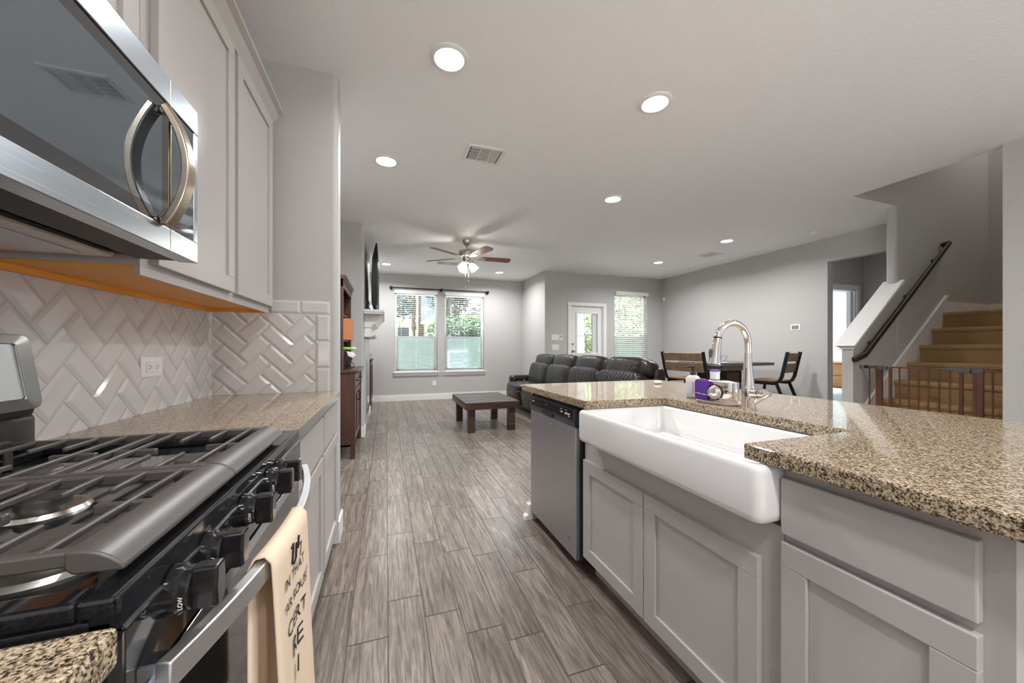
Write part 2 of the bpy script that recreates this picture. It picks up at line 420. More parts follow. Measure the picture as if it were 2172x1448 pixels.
# ---- walls
wall('wall_left', 'x', XL-.12, XL, -3.2, YB+.15, 0, H, [(-3.0, -.9, .95, 2.40)])  # opening behind the camera added to light right-hand surfaces
r = .032
def bull(x_end, y0, y1, xl):   # wall end with rounded corners
    return [(xl, y0)] + arc((x_end-r, y0+r), r, -90, 0, 6, lambda p, q: (p, q)) + arc((x_end-r, y1-r), r, 0, 90, 6, lambda p, q: (p, q)) + [(xl, y1)]
struct(B().prism(bull(-.268, YS, YS+.15, XL), 'z', 0, H).build('wall_kitchen_end', M_wall, smooth=35))
struct(B().prism(bull(-.275, 5.06, 6.85, XL), 'z', 0, H).build('wall_fireplace', M_wall, smooth=35))
W1 = (.172, 1.085, .60, 2.36); W2 = (1.242, 2.155, .60, 2.36); W3 = (4.79, 5.66, .60, 2.36); D1 = (3.69, 4.50, -.01, 2.045)
wall('wall_back', 'y', YB, YB+.15, XL-.12, 3.25, 0, H, [W1, W2])
wall('wall_back_right', 'y', YD, YD+.15, 3.10, XR+.12, 0, H, [W3, D1])
wall('wall_jog', 'x', 3.10, 3.25, YD+.15, YB, 0, H, [])
struct(B().prism(arc((3.10+r, YD+r), r, 180, 270, 6, lambda p, q: (p, q))+[(3.10+r, YD+r)], 'z', 0, H).build('trim_1', M_wall, smooth=35))
wall('wall_right', 'x', XR, XR+.12, 2.58, YD+.15, 0, H, [(2.58, 3.53, -.01, 2.40)])
wall('wall_hall', 'y', 3.70, 3.82, XR+.12, 7.37, 0, H, [(6.30, 7.05, -.01, 2.06)])
wall('wall_hall_end', 'x', 7.25, 7.37, 2.58, 3.70, 0, H, [])
# stair walls
struct(B().prism([(5.45+.03, 2.48), (7.6, 2.48), (7.6, 2.58), (5.45+.03, 2.58)] + arc((5.48, 2.55), .03, 90, 180, 5, lambda p, q: (p, q)) + arc((5.48, 2.51), .03, 180, 270, 5, lambda p, q: (p, q)), 'z', 0, 5.3).build('wall_stairs_left', M_wall, smooth=35))
struct(B().prism([(4.68, 0), (5.45, 0), (5.45, 1.845), (4.68, 1.14)], 'y', 2.48, 2.58).build('wall_knee', M_wall))
wall('wall_near_right', 'x', 4.58, 4.70, -3.2, 1.455, 0, H, [(-2.7, -1.0, .35, 2.40)])  # unseen window opening added to bring side daylight into the kitchen
struct(B().box(4.70, 7.6, 1.34, 1.455, 0, 5.3).box(4.58, 4.70, 1.2, 1.455, H+.3, 5.3).build('wall_stairs_right', M_wall))
struct(B().box(4.66, 5.50, 2.478, 2.58, H+.002, 5.3).build('wall_stairs_left_upper', M_wall))
struct(B().box(7.43, 7.6, 1.455, 2.48, 0, 5.3).build('wall_stairs_end', M_wall))
struct(B().box(4.56, 4.66, 1.455, 2.48, H+.3, 5.3).build('wall_stairs_upper', M_wall))
wall('wall_rear', 'y', -3.35, -3.2, XL-.12, 4.70, 0, H, [(3.2, 4.3, .9, 2.40)])  # hole added out of view to let in daylight from behind
# knee wall cap (sloped board with a small cove)
dx, dz = 5.52-4.615, 1.915-1.165
b = B().prism([(4.615, 1.165), (4.64, 1.163), (5.52, 1.893), (5.50, 1.915)], 'y', 2.435, 2.625)
b.prism([(4.645, 1.148), (5.50, 1.86), (5.50, 1.885), (4.645, 1.166)], 'y', 2.45, 2.61).prism([(4.66, 1.128), (5.47, 1.81), (5.49, 1.86), (4.66, 1.15)], 'y', 2.464, 2.596)
struct(b.build('trim_2', M_trim, bevel=.004))
# baseboards
def base(name, segs):
    b = B()
    for x0, x1, y0, y1 in segs:
        b.box(x0, x1, y0, y1, 0, .105)
        ex = (x0+.004 if x1-x0 < .03 else x0), (x1-.004 if x1-x0 < .03 else x1); ey = (y0+.004 if y1-y0 < .03 else y0), (y1-.004 if y1-y0 < .03 else y1)
        b.box(ex[0], ex[1], ey[0], ey[1], .105, .135)
    return struct(b.build(name, M_trim, bevel=.003))
base('baseboard_back', [(XL, 3.10, YB-.016, YB)])
base('baseboard_jog', [(3.084, 3.10, YD, YB-.016)])
base('baseboard_back_right', [(3.084, 3.62, YD-.016, YD), (4.57, XR, YD-.016, YD)])
base('baseboard_right', [(XR-.016, XR, 3.53, YD-.016)])
base('baseboard_fireplace', [(-.275, -.259, 5.055, 5.30), (-.275, -.259, 6.62, 6.855), (-.60, -.259, 5.044, 5.06), (XL, -.259, 6.85, 6.866)])
base('baseboard_stairs', [(6.40, 7.43, 2.464, 2.48), (7.414, 7.43, 1.46, 2.464)]).location.z = 1.575
base('baseboard_knee', [(4.664, 4.68, 2.464, 2.596)])
base('baseboard_near_right', [(4.564, 4.58, -3.2, 1.455)])
# ---- windows
def window(n, ax, c, hole, screen=True):
    u0, u1, z0, z1 = hole; f = .045
    zm = 1.375; b = B()
    def bx(a, e, p, q, d0, d1): b.box(a, e, c+d0, c+d1, p, q)
    bx(u0, u0+f, z0, z1, .07, .13); bx(u1-f, u1, z0, z1, .07, .13); bx(u0, u1, z1-f, z1, .07, .13); bx(u0, u1, z0, z0+f, .07, .13)
    bx(u0+f, u1-f, zm-.03, zm+.03, .07, .12)
    bx(u0+f, u0+f+.03, z0+f, zm-.03, .07, .10); bx(u1-f-.03, u1-f, z0+f, zm-.03, .07, .10); bx(u0+f, u1-f, z0+f, z0+f+.035, .07, .10)
    o = struct(b.build('window_%d' % n, M_vinyl, bevel=.003))
    B().box(u0+f, u1-f, c+.099, c+.103, zm+.03, z1-f).build('glass_pane', M_glass, o)
    B().box(u0+f+.03, u1-f-.03, c+.085, c+.089, z0+f+.035, zm-.03).build('glass_pane', M_glass, o)
    if screen: B().box(u0+f, u1-f, c+.118, c+.119, z0+f, zm-.03).build('insect_screen', M_screen, o)
    s = B().box(u0-.035, u1+.035, c-.045, c+.07, z0, z0+.022).box(u0-.02, u1+.02, c-.018, c, z0-.065, z0).build('window_sill', M_trim, o, bevel=.004)
    return o
window(1, 'y', YB, W1); window(2, 'y', YB, W2); window(3, 'y', YD, W3)
def blind(u0, u1, zt, zb, c, tilt, label, wand_x):
    t = thing('window_blind', label, 'blind', ((u0+u1)/2, c, zb), 'white slatted blinds in the windows')
    B().box(u0-.012, u1+.012, c-.055, c-.038, zt-.005, zt+.075).build('valance', M_blind, t, bevel=.003)
    b = B(); n = int((zt-zb)/.0445); M = Matrix.Rotation(math.radians(tilt), 3, 'X')
    for i in range(n): b.obox(((u0+u1)/2, c+.02, zt-.03-i*.0445), (u1-u0-.016, .049, .003), M)
    b.build('slats', M_blind, t)
    B().box(u0+.005, u1-.005, c-.005, c+.045, zb, zb+.02).build('bottom_rail', M_blind, t, bevel=.003)
    b = B()
    for q in (.14, .5, .86):
        x = u0+(u1-u0)*q
        for d in (-.006, .046): b.cyl((x, c+d, zb+.01), (x, c+d, zt), .0016, n=6)
    b.build('ladder_cord', M_blind, t)
    B().cyl((wand_x, c-.03, zt-.02), (wand_x, c-.03, zt-.78), .004, n=8).build('tilt_wand', M_handle, t)
blind(W1[0]+.012, W1[1]-.012, 2.325, .625, YB, 0.5, 'white slatted blind in the left of the two windows behind the coffee table', W1[0]+.10)
blind(W2[0]+.012, W2[1]-.012, 2.325, .625, YB, 0.5, 'white slatted blind in the right of the two windows behind the coffee table', W2[0]+.10)
blind(W3[0]+.012, W3[1]-.012, 2.325, .625, YD, 27, 'white slatted blind with tilted slats, beside the glazed patio door', W3[0]+.10)
# curtain rod
t = thing('curtain_rod', 'black pipe curtain rod mounted above the two back windows', 'curtain rod', (1.15, YB, 2.40))
B().cyl((.10, YB-.075, 2.435), (2.23, YB-.075, 2.435), .0125, n=14).build('rod', M_frame, t, smooth=40)
for x in (.10, 1.165, 2.23):
    k = B().rbox((x, YB-.075, 2.435), (.06, .06, .06), 2.2, 6).build('end_knob' if x != 1.165 else 'centre_joint', M_frame, t, smooth=60)
for x in (.10, 1.165, 2.23):
    B().cyl((x, YB, 2.435), (x, YB-.075, 2.435), .011, n=12).cyl((x, YB, 2.435), (x, YB-.01, 2.435), .035, n=20).build('wall_bracket', M_frame, t, smooth=40)
# ---- patio door
b = B().box(3.715, 4.475, YD+.03, YD+.07, .01, 1.02).box(3.715, 3.86, YD+.03, YD+.07, 1.02, 2.03).box(4.375, 4.475, YD+.03, YD+.07, 1.02, 2.03).box(3.86, 4.375, YD+.03, YD+.07, 1.905, 2.03)
d = struct(b.build('door_1', M_trim, bevel=.003))
B().box(3.835, 4.40, YD+.018, YD+.03, 1.00, 1.04).box(3.835, 4.40, YD+.018, YD+.03, 1.885, 1.925).box(3.835, 3.87, YD+.018, YD+.03, 1.04, 1.885).box(4.365, 4.40, YD+.018, YD+.03, 1.04, 1.885).build('glazing_bead', M_trim, d, bevel=.003)
B().box(3.86, 4.375, YD+.048, YD+.052, 1.02, 1.905).build('glass_pane', M_glass, d)
B().box(3.87, 4.25, YD+.052, YD+.064, 1.395, 1.415).box(4.235, 4.255, YD+.052, YD+.064, 1.03, 1.89).build('sash_bar', M_trim, d)
B().box(4.255, 4.372, YD+.053, YD+.058, 1.03, 1.89).build('side_panel', M_trim, d)
B().lathe([(.031, 0), (.031, .006), (.012, .01), (.012, .035), (.026, .045), (.028, .06), (.018, .068)], (3.765, YD+.03, 1.085), (0, -1, 0)).build('door_knob', M_nickel, d, smooth=40)
B().lathe([(.027, 0), (.027, .01), (.012, .016)], (3.765, YD+.03, 1.24), (0, -1, 0)).build('deadbolt', M_nickel, d, smooth=40)
b = B()
for z in (.25, 1.05, 1.85): b.cyl((4.482, YD+.026, z-.05), (4.482, YD+.026, z+.05), .007, n=10)
b.build('hinge', M_nickel, d)
B().box(3.705, 3.735, YD+.012, YD+.03, 1.925, 1.985).build('door_sensor', M_white, d, bevel=.003)
b = B()
for x0, x1, z0, z1 in ((3.625, 3.695, 0, 2.115), (4.495, 4.57, 0, 2.115), (3.695, 4.495, 2.045, 2.115)): b.box(x0, x1, YD-.018, YD, z0, z1)
b.box(3.69, 3.715, YD, YD+.10, 0, 2.045).box(4.475, 4.50, YD, YD+.10, 0, 2.045).box(3.69, 4.50, YD, YD+.10, 2.032, 2.045)
struct(b.build('trim_3', M_trim, bevel=.004))
struct(B().box(3.69, 4.50, YD, YD+.15, -.01, .012).build('trim_4', M_nickel))
# hall door casing
b = B()
for x0, x1, z0, z1 in ((6.225, 6.30, 0, 2.135), (7.05, 7.125, 0, 2.135), (6.30, 7.05, 2.06, 2.135)): b.box(x0, x1, 3.68, 3.70, z0, z1)
b.box(6.30, 6.315, 3.70, 3.82, 0, 2.06).box(7.035, 7.05, 3.70, 3.82, 0, 2.06).box(6.30, 7.05, 3.70, 3.82, 2.045, 2.06).box(7.0, 7.035, 3.74, 3.76, 0, 2.045)
struct(b.build('trim_5', M_trim, bevel=.004))
# bedroom beyond the hall
struct(B().box(9.3, 9.42, 3.82, 6.9, 0, H).box(6.2, 9.42, 6.9, 7.02, 0, H).box(7.37, 9.42, 3.7, 3.82, 0, H).build('wall_bedroom', M_bluewall))
struct(B().box(6.20, 6.22, 3.82, 6.9, 0, H).build('wall_bedroom_side', M_bluewall))
# ---- tile backsplash, herringbone of bevelled tiles
def clip(poly, lo, hi, ax):
    for s, lim in ((1, lo), (-1, -hi)):
        out = []
        for i in range(len(poly)):
            p, q = poly[i], poly[(i+1) % len(poly)]; a, e = s*p[ax]-lim, s*q[ax]-lim
            if a >= 0: out.append(p)
            if (a >= 0) != (e >= 0):
                k = a/(a-e); out.append(tuple(p[j]+(q[j]-p[j])*k for j in range(3)))
        poly = out
        if len(poly) < 3: return []
    return poly
def tile_faces(c, e1, e2, L, Wd, g=.0009, bev=.013, h0=.002, h1=.0065):
    """frustum tile centred at c with long axis e1 (2d)"""
    def P(a, b_, h): return (c[0]+e1[0]*a+e2[0]*b_, c[1]+e1[1]*a+e2[1]*b_, h)
    a, q = L/2-g, Wd/2-g; ai, qi = a-bev, q-bev
    o = [P(-a,-q,h0), P(a,-q,h0), P(a,q,h0), P(-a,q,h0)]; i = [P(-ai,-qi,h1), P(ai,-qi,h1), P(ai,qi,h1), P(-ai,qi,h1)]
    return [i] + [[o[k], o[(k+1) % 4], i[(k+1) % 4], i[k]] for k in range(4)]
def herring(a0, a1, z0, z1, put, b, phase=(0, 0), Wd=.0775):
    s2 = math.sqrt(.5)
    for n in range(-40, 41):
        for m in range(-12, 13):
            for hz in (0, 1):
                cx, cy = (n+4*m+1, n+.5) if hz == 0 else (n+4*m+2.5, n)
                e1 = (s2, s2) if hz == 0 else (-s2, s2); e2 = (-e1[1], e1[0])
                c = ((cx-cy)*s2*Wd+phase[0], (cx+cy)*s2*Wd+phase[1])
                if not (a0-.1 < c[0] < a1+.1 and z0-.1 < c[1] < z1+.1): continue
                for f in tile_faces(c, e1, e2, 2*Wd, Wd):
                    f = clip(clip(f, a0, a1, 0), z0, z1, 1)
                    if len(f) >= 3: b.add([put(*p) for p in f], [tuple(range(len(f)))])
b = B(); put = lambda a, z, h: (XL+.003+h, a, z)
herring(.2, YS-.003, CT, 1.42, put, b, (2.02, .93))
o = struct(b.build('wall_left_backsplash', M_tile)); B().box(XL, XL+.0045, .2, YS, CT, 1.42).build('grout', M_grout, o)
b = B(); put = lambda a, z, h: (a, YS-.003-h, z)
herring(XL+.006, -.384, CT, 1.335, put, b, (-.495, 1.053))
x = -.384; Lt = .154; Wd = .0765
for i in range(4):      # border column
    z1 = 1.335-i*Lt; z0 = max(CT, z1-Lt)
    for f in tile_faces((x+Wd/2, z1-Lt/2), (0, 1), (-1, 0), Lt, Wd):
        f = clip(f, CT, 2, 1)
        if len(f) >= 3: b.add([put(*p) for p in f], [tuple(range(len(f)))])
for i in range(4):      # border row
    xx = -.384+Wd-i*Lt
    for f in tile_faces((xx-Lt/2, 1.335+Wd/2), (1, 0), (0, 1), Lt, Wd):
        f = clip(f, XL+.006, 0, 0)
        if len(f) >= 3: b.add([put(*p) for p in f], [tuple(range(len(f)))])
o = struct(b.build('wall_kitchen_end_backsplash', M_tile)); B().box(XL+.006, -.384+Wd, YS-.0045, YS, CT, 1.335+Wd).build('grout', M_grout, o)
# ================================================================== kitchen, left run
def shaker(b, fx, sgn, y0, y1, z0, z1, th=.02, rail=.058, rec=.009):
    """door whose face is the plane x=fx looking towards sgn*x"""
    k = fx-sgn*th; p = fx-sgn*rec
    b.box(k, fx, y0, y1, z0, z0+rail).box(k, fx, y0, y1, z1-rail, z1).box(k, fx, y0, y0+rail, z0+rail, z1-rail).box(k, fx, y1-rail, y1, z0+rail, z1-rail)
    b.box(k, p, y0+rail, y1-rail, z0+rail, z1-rail); return b
def slab(b, fx, sgn, y0, y1, z0, z1, th=.02): return b.box(fx-sgn*th, fx, y0, y1, z0, z1)
# ---- upper cabinets
UX = -.575
t = thing('upper_cabinet', 'greige two door upper cabinet right of the microwave, bare orange veneer underneath', 'cabinet', (-.73, 1.73, 1.328), 'greige upper cabinets')
B().box(XL+.003, UX-.02, 1.192, 2.276, 1.352, 2.36).box(UX-.032, UX-.02, 1.192, 2.276, 1.328, 1.352).build('carcass', M_cab, t, bevel=.001)
B().box(XL+.012, UX-.032, 1.20, 2.27, 1.345, 1.352).box(XL+.012, XL+.024, 1.2, 2.27, 1.328, 1.345).box(XL+.012, UX-.034, 2.262, 2.2765, 1.328, 2.36).build('veneer_underside', M_orange, t)
shaker(B(), UX, 1, 1.232, 1.752, 1.362, 2.352).build('door', M_cab, t, bevel=.0015)
shaker(B(), UX, 1, 1.790, 2.270, 1.362, 2.352).build('door', M_cab, t, bevel=.0015)
B().prism([(UX-.03, 2.352), (UX-.002, 2.352), (UX+.004, 2.362), (UX+.028, 2.392), (UX+.05, 2.402), (UX+.05, 2.416), (UX-.03, 2.416)], 'y', 1.192, 2.276).build('crown_molding', M_cab, t)
B().prism([(UX-.004, 2.352), (UX+.003, 2.362), (UX+.027, 2.392), (UX+.049, 2.402), (UX+.049, 2.415), (UX-.03, 2.415), (UX-.03, 2.352)], 'y', 2.2762, 2.279).build('crown_end', M_orange, t)
B().cyl((-.85, 2.25, 1.329), (-.85, 2.25, 1.322), .006).build('screw_cap', M_screw, t)
B().cyl((-.62, 2.25, 1.346), (-.62, 2.25, 1.338), .006).build('screw_cap', M_screw, t)
t = thing('upper_cabinet', 'greige short upper cabinet directly above the microwave', 'cabinet', (-.73, .81, 1.79), 'greige upper cabinets')
B().box(XL+.008, UX-.02, .42, 1.19, 1.78, 2.36).build('carcass', M_cab, t, bevel=.001)
shaker(B(), UX, 1, .46, .795, 1.80, 2.352).build('door', M_cab, t, bevel=.0015)
shaker(B(), UX, 1, .815, 1.15, 1.80, 2.352).build('door', M_cab, t, bevel=.0015)
B().prism([(UX-.03, 2.352), (UX-.002, 2.352), (UX+.004, 2.362), (UX+.028, 2.392), (UX+.05, 2.402), (UX+.05, 2.416), (UX-.03, 2.416)], 'y', .42, 1.19).build('crown_molding', M_cab, t)
# ---- microwave
MX = -.472; y0, y1, z0, z1 = .43, 1.186, 1.364, 1.763
t = thing('microwave', 'stainless over the range microwave with dark glass door and bowed handle', 'microwave', (-.68, .81, z0))
B().box(XL+.008, MX-.045, y0, y1, z0+.012, z1-.004).build('body', M_blackm, t, bevel=.003)
# stainless front frame
b = B().box(MX-.04, MX, y0, y1, z0, z0+.052).box(MX-.04, MX, y0, y1, z1-.062, z1).box(MX-.04, MX, y0, y0+.02, z0+.052, z1-.062).box(MX-.04, MX, y1-.02, y1, z0+.052, z1-.062)
b.build('front_frame', M_steel, t, bevel=.002)
B().box(MX-.02, MX-.0015, y0+.052, 1.026, z0+.080, z1-.092).build('door_glass', M_glassdark, t)
B().box(MX-.02, MX-.0018, y0+.02, 1.056, z0+.052, z0+.080).box(MX-.02, MX-.0018, y0+.02, 1.056, z1-.092, z1-.062).box(MX-.02, MX-.0018, y0+.02, y0+.052, z0+.080, z1-.092).box(MX-.02, MX-.0018, 1.026, 1.056, z0+.080, z1-.092).build('glass_border', M_glassedge, t)
B().box(MX-.02, MX-.0015, 1.0595, y1-.02, z0+.052, z1-.062).build('control_glass', M_glassdark, t)
B().box(MX-.001, MX+.0006, 1.057, 1.0585, z0, z1).build('door_seam', M_brass, t)
B().box(MX-.04, MX+.0004, y0, y1, z1-.0645, z1-.062).build('trim_line', M_black, t)
# bowed, lens-shaped handle
pts = []; n = 18
for i in range(n+1):
    k = -1+2*i/n; pts.append((MX+.008+.040*(1-k*k), 1.022, 1.546+.132*k))
b = B()
b.tube(pts, 1, 4, True, (.017, .0075))
b.cyl((MX-.002, 1.022, 1.668), (MX+.014, 1.022, 1.670), .010).cyl((MX-.002, 1.022, 1.424), (MX+.014, 1.022, 1.422), .010)
b.build('handle', M_handle, t, smooth=40, bevel=.003)
# oval emblem and wordmark flourish
b = B(); c = (MX+.002, .765, 1.728)
for ry, rz, ro in ((.016, .0105, 25), (.013, .007, -30)):
    pp = []
    for k in range(25):
        a = 2*PI*k/24; y, z = ry*math.cos(a), rz*math.sin(a); q = math.radians(ro); pp.append((c[0], c[1]-.012+y*math.cos(q)-z*math.sin(q), c[2]+y*math.sin(q)+z*math.cos(q)))
    b.tube(pp, .0017, 6, False)
b.tube([(c[0], .768, 1.727), (c[0], .775, 1.731), (c[0], .782, 1.724), (c[0], .790, 1.730), (c[0], .80, 1.725)], .0022, 6)
b.build('emblem', M_brass, t, smooth=60)
# underside with grease filters
B().box(MX-.12, MX-.004, y0+.01, y1-.012, z0+.001, z0+.012).build('vent_strip', M_blackm, t, bevel=.002)
b = B()
for a, e in ((.46, .79), (.82, 1.15)): b.box(-.84, -.62, a, e, z0-.004, z0+.012)
b.build('grease_filter', M_nickel, t, bevel=.006)
b = B()
for a, e in ((.50, .75), (.86, 1.11)): b.box(-.80, -.66, a, e, z0-.007, z0-.003)
b.build('filter_panel', M_steel, t, bevel=.003)
# ---- base cabinets and worktops
BX = -.266
def base_left(y0, y1, label):
    t = thing('base_cabinet', label, 'cabinet', (-.57, (y0+y1)/2, 0), 'greige base cabinets left of the aisle')
    B().box(XL+.008, BX-.02, y0, y1, .10, .85).box(XL+.008, BX-.09, y0, y1, 0, .10).build('carcass', M_cab, t)
    slab(B(), BX, 1, y0+.018, y1-.012, .672, .832).build('drawer_front', M_cab, t, bevel=.002)
    shaker(B(), BX, 1, y0+.018, y1-.012, .112, .652).build('door', M_cab, t, bevel=.0015); return t
base_left(1.215, 1.838, 'greige base cabinet beside the range, drawer over one shaker door')
base_left(1.838, 2.335, 'greige base cabinet at the wall end, drawer over a narrow shaker door')
struct(B().box(-.355, -.262, YS-.02, YS+.155, 0, .10).box(-.268, -.256, YS-.02, YS+.16, .0, .13).build('baseboard_kitchen_end', M_trim, bevel=.004))
o = B().box(XL+.006, -.257, 1.213, 2.348, .852, CT).build('worktop', M_gran, bevel=.003, origin=(-.57, 1.78, .852)); tag(o, 'speckled tan granite worktop between the range and the end wall', 'worktop')
B().box(-.2575, -.2560, 1.213, 2.348, .852, CT+.0005).build('edge_strip', M_alu, o, bevel=.0005)
o = B().box(XL+.006, -.228, -.35, .431, .852, CT).build('worktop', M_gran, bevel=.007, origin=(-.57, .05, .852)); tag(o, 'speckled granite worktop corner in the near foreground left of the range', 'worktop')
t = thing('base_cabinet', 'greige base cabinet under the foreground granite corner', 'cabinet', (-.57, .05, 0), 'greige base cabinets left of the aisle')
B().box(XL+.008, BX-.02, -.35, .434, .10, .851).box(XL+.008, BX-.09, -.35, .434, 0, .10).build('carcass', M_cab, t)
shaker(B(), BX, 1, -.33, .42, .112, .832).build('door', M_cab, t, bevel=.0015)
# ---- backsplash outlet
t = thing('wall_outlet', 'white horizontal outlet plate on the herringbone tile backsplash', 'outlet', (XL, 1.826, 1.066))
B().box(XL+.006, XL+.013, 1.757, 1.896, 1.027, 1.105).build('cover_plate', M_white, t, bevel=.003)
B().box(XL+.013, XL+.0155, 1.785, 1.868, 1.045, 1.087).build('receptacle', M_trim, t, bevel=.001)
for y in (1.803, 1.85):
    b = B()
    for d in (-.006, .006): b.box(XL+.0152, XL+.0160, y-.006, y+.002, 1.066+d-.0012, 1.066+d+.0012)
    b.box(XL+.0152, XL+.0160, y+.006, y+.010, 1.064, 1.068)
    b.build('slot', M_dark, t)
# ---- gas range
def rr2(a0, a1, b0, b1, r, n=5):
    o = []
    for cx, cy, a in ((a1-r, b1-r, 0), (a0+r, b1-r, 90), (a0+r, b0+r, 180), (a1-r, b0+r, 270)):
        for i in range(n+1): q = math.radians(a+90*i/n); o.append((cx+r*math.cos(q), cy+r*math.sin(q)))
    return o
y0, y1 = .450, 1.205; ym = (y0+y1)/2
t = thing('gas_range', 'stainless and black gas range with cast iron grates and five front knobs', 'range', (-.56, ym, 0))
B().box(XL+.03, -.262, y0, y1, .04, .875).box(XL+.05, -.34, y0+.02, y1-.02, 0, .04).build('body', M_blackm, t)
# cooktop: raised rim with a sunken well
b = B().box(XL+.02, -.243, y0, y1, .872, .884)
b.box(-.272, -.243, y0, y1, .884, .904).box(XL+.02, XL+.12, y0, y1, .884, .904).box(-.272, XL+.12, y0, y0+.03, .884, .904).box(-.272, XL+.12, y1-.03, y1, .884, .904)
b.build('cooktop', M_black, t, bevel=.004)
B().box(-.245, -.2395, y0, y1, .886, .9045).build('front_trim', M_black, t, bevel=.003)
B().prism([(-.262, .868), (-.2375, .874), (-.239, .888), (-.262, .888)], 'y', y0, y1).build('upper_strip', M_black, t)
B().prism([(-.27, .792), (-.236, .792), (-.236, .871), (-.27, .868)], 'y', y0, y1).build('control_panel', M_black, t, bevel=.002)
B().box(-.2385, -.2350, y0, y1, .872, .8745).build('panel_seam', M_steel, t)
# knobs
for i, y in enumerate((.535, .618, .757, .895, .968)):
    o = (-.236, y, .857)
    k = B().lathe([(.0275, 0), (.0275, .010), (.024, .013), (.024, .020), (.0225, .022)], o, (1, 0, 0), 28).build('knob', M_knob, t, smooth=35)
    g = B().prism([(-.0085, -.0245), (.0085, -.0245), (.0115, 0), (.0085, .0245), (-.0085, .0245), (-.0115, 0)], 'x', o[0]+.020, o[0]+.047)
    a = .25 if i % 2 else .1
    g.v = [(p[0], o[1]+p[1]*1.25, o[2]+p[2]) for p in g.v]
    g.build('knob_grip', M_knob, k, bevel=.003)
    text_mesh('knob_marking', 'LOW', .0062, frame_m((o[0]+.0165, y-.0243, .852), (0, 0, 1), (-1, 0, 0)), M_white, k, .0003)
# oven door
b = B().box(-.27, -.238, y0+.006, y1-.006, .20, .785); b.build('oven_door', M_black, t, bevel=.004)
dr = [c for c in kids(t) if c.name.startswith('oven_door')][0]
B().box(-.2385, -.2355, y0+.006, y1-.006, .765, .787).build('door_trim', M_steel, dr, bevel=.001)
B().box(-.2385, -.2355, y0+.006, y1-.006, .20, .24).build('door_trim', M_steel, dr, bevel=.001)
pts = [(-.238, y0+.022, .80-.02)] + [(-.170-.055*((ym-y)/.36)**2, y, .795) for y in [y0+.03+(y1-y0-.06)*i/20 for i in range(21)]] + [(-.238, y1-.022, .80-.02)]
B().tube(pts[1:-1], 1, 4, True, (.008, .0155)).build('handle', M_satin, dr, smooth=30, bevel=.002)
for y in (y0+.045, y1-.045): B().box(-.245, -.215, y-.012, y+.012, .775, .808).build('handle_bracket', M_steel, dr, bevel=.003)
B().box(-.27, -.24, y0+.006, y1-.006, .05, .19).build('storage_drawer', M_steel, t, bevel=.003)
# backguard: tilted display housing above a rounded vent rail
def bgx(z): return -.783-.026*(z-1.0)/.17
g0, g1 = y0, y1
bg = B().prism([(XL+.012, .90), (XL+.06, .90), (bgx(1.0)-.012, .998), (bgx(1.17)-.012, 1.168), (XL+.012, 1.168)], 'y', g0+.004, g1-.004).build('backguard', M_blackm, t, bevel=.003)
b = B(); ol = rr2(g0, g1, .998, 1.172, .022); il = rr2(g0+.045, g1-.045, 1.024, 1.150, .006); n = len(ol)
vs_ = []
for lp, d in ((ol, -.012), (ol, .0), (il, .003), (il, -.006)):
    vs_ += [(bgx(z)+d, y, z) for y, z in lp]
b.add(vs_, [(i*n+k, i*n+(k+1) % n, (i+1)*n+(k+1) % n, (i+1)*n+k) for i in range(3) for k in range(n)])
b.build('display_frame', M_guard, bg, smooth=40, bevel=.002)
b = B(); b.add([(bgx(z)-.004, y, z) for y, z in il], [tuple(range(n))]); o = b.build('display_face', M_display, bg); m = o.modifiers.new('thickness', 'SOLIDIFY'); m.thickness = .003
B().box(XL+.05, XL+.095, g0+.01, g1-.006, .906, .986).build('vent_rail', M_black, t, bevel=.012, seg=3)
# burners
gx0, gx1 = -.765, -.250
def burner(cx, cy, rr):
    k = B().lathe([(rr+.022, 0), (rr+.018, .006), (rr+.004, .010)], (cx, cy, .884), (0, 0, 1), 36).build('burner', M_nickel, t, smooth=40)
    B().lathe([(rr, .010), (rr, .020), (rr-.004, .024), (0.001, .025)], (cx, cy, .884), (0, 0, 1), 36, cap1=False).build('burner_cap', M_iron, k, smooth=40)
for cx, cy, rr in ((-.38, .60, .048), (-.63, .60, .036), (-.38, .96, .04), (-.63, .96, .034), (-.51, .785, .03)): burner(cx, cy, rr)
# cast iron grates
def grate(ya, yb):
    b = B(); zt = .942; yc = (ya+yb)/2
    prof = [(gx1-.046, zt-.018)] + [(gx1-.046+.046*q/8, zt-.0205*(q/8)**2.6) for q in range(9)] + [(gx1, zt-.026), (gx1-.040, zt-.024)]
    b.prism(prof, 'y', ya, yb)                                                               # wide rounded front bar
    b.tube([(gx0, ya, zt-.007), (gx0, yb, zt-.007)], 1, 4, True, (.009, .007))
    for y in (ya+.010, yb-.010): b.tube([(gx0+.001, y, zt-.0095), (gx1-.03, y, zt-.0095)], 1, 4, True, (.0065, .008))
    b.tube([(-.508, ya+.003, zt-.0072), (-.508, yb-.003, zt-.0072)], 1, 4, True, (.005, .0055))
    for cx in (-.395, -.635):
        for dx in (-.075, .075): b.tube([(cx+dx, ya+.006, zt-.0052), (cx+dx, yb-.006, zt-.0052)], 1, 4, True, (.0036, .0044))
        for dx in (-.026, .026):
            for s_, e in ((ya+.006, yc-.055), (yb-.006, yc+.055)): b.tube([(cx+dx, s_, zt-.0052), (cx+dx, e, zt-.0052)], 1, 4, True, (.0036, .0044))
        for sx in (-1, 1):
            b.tube([(cx+sx*.108, yc, zt-.0098), (cx+sx*.040, yc, zt-.0098)], 1, 4, True, (.0048, .0068))
    for x in (gx0+.02, gx1-.026):
        for y in (ya+.024, yb-.024): b.tube([(x, y, zt-.014), (x, y, .8845)], 1, 4, True, (.006, .006))
    b.build('grate', M_iron, t, bevel=.0025, seg=2, smooth=28)
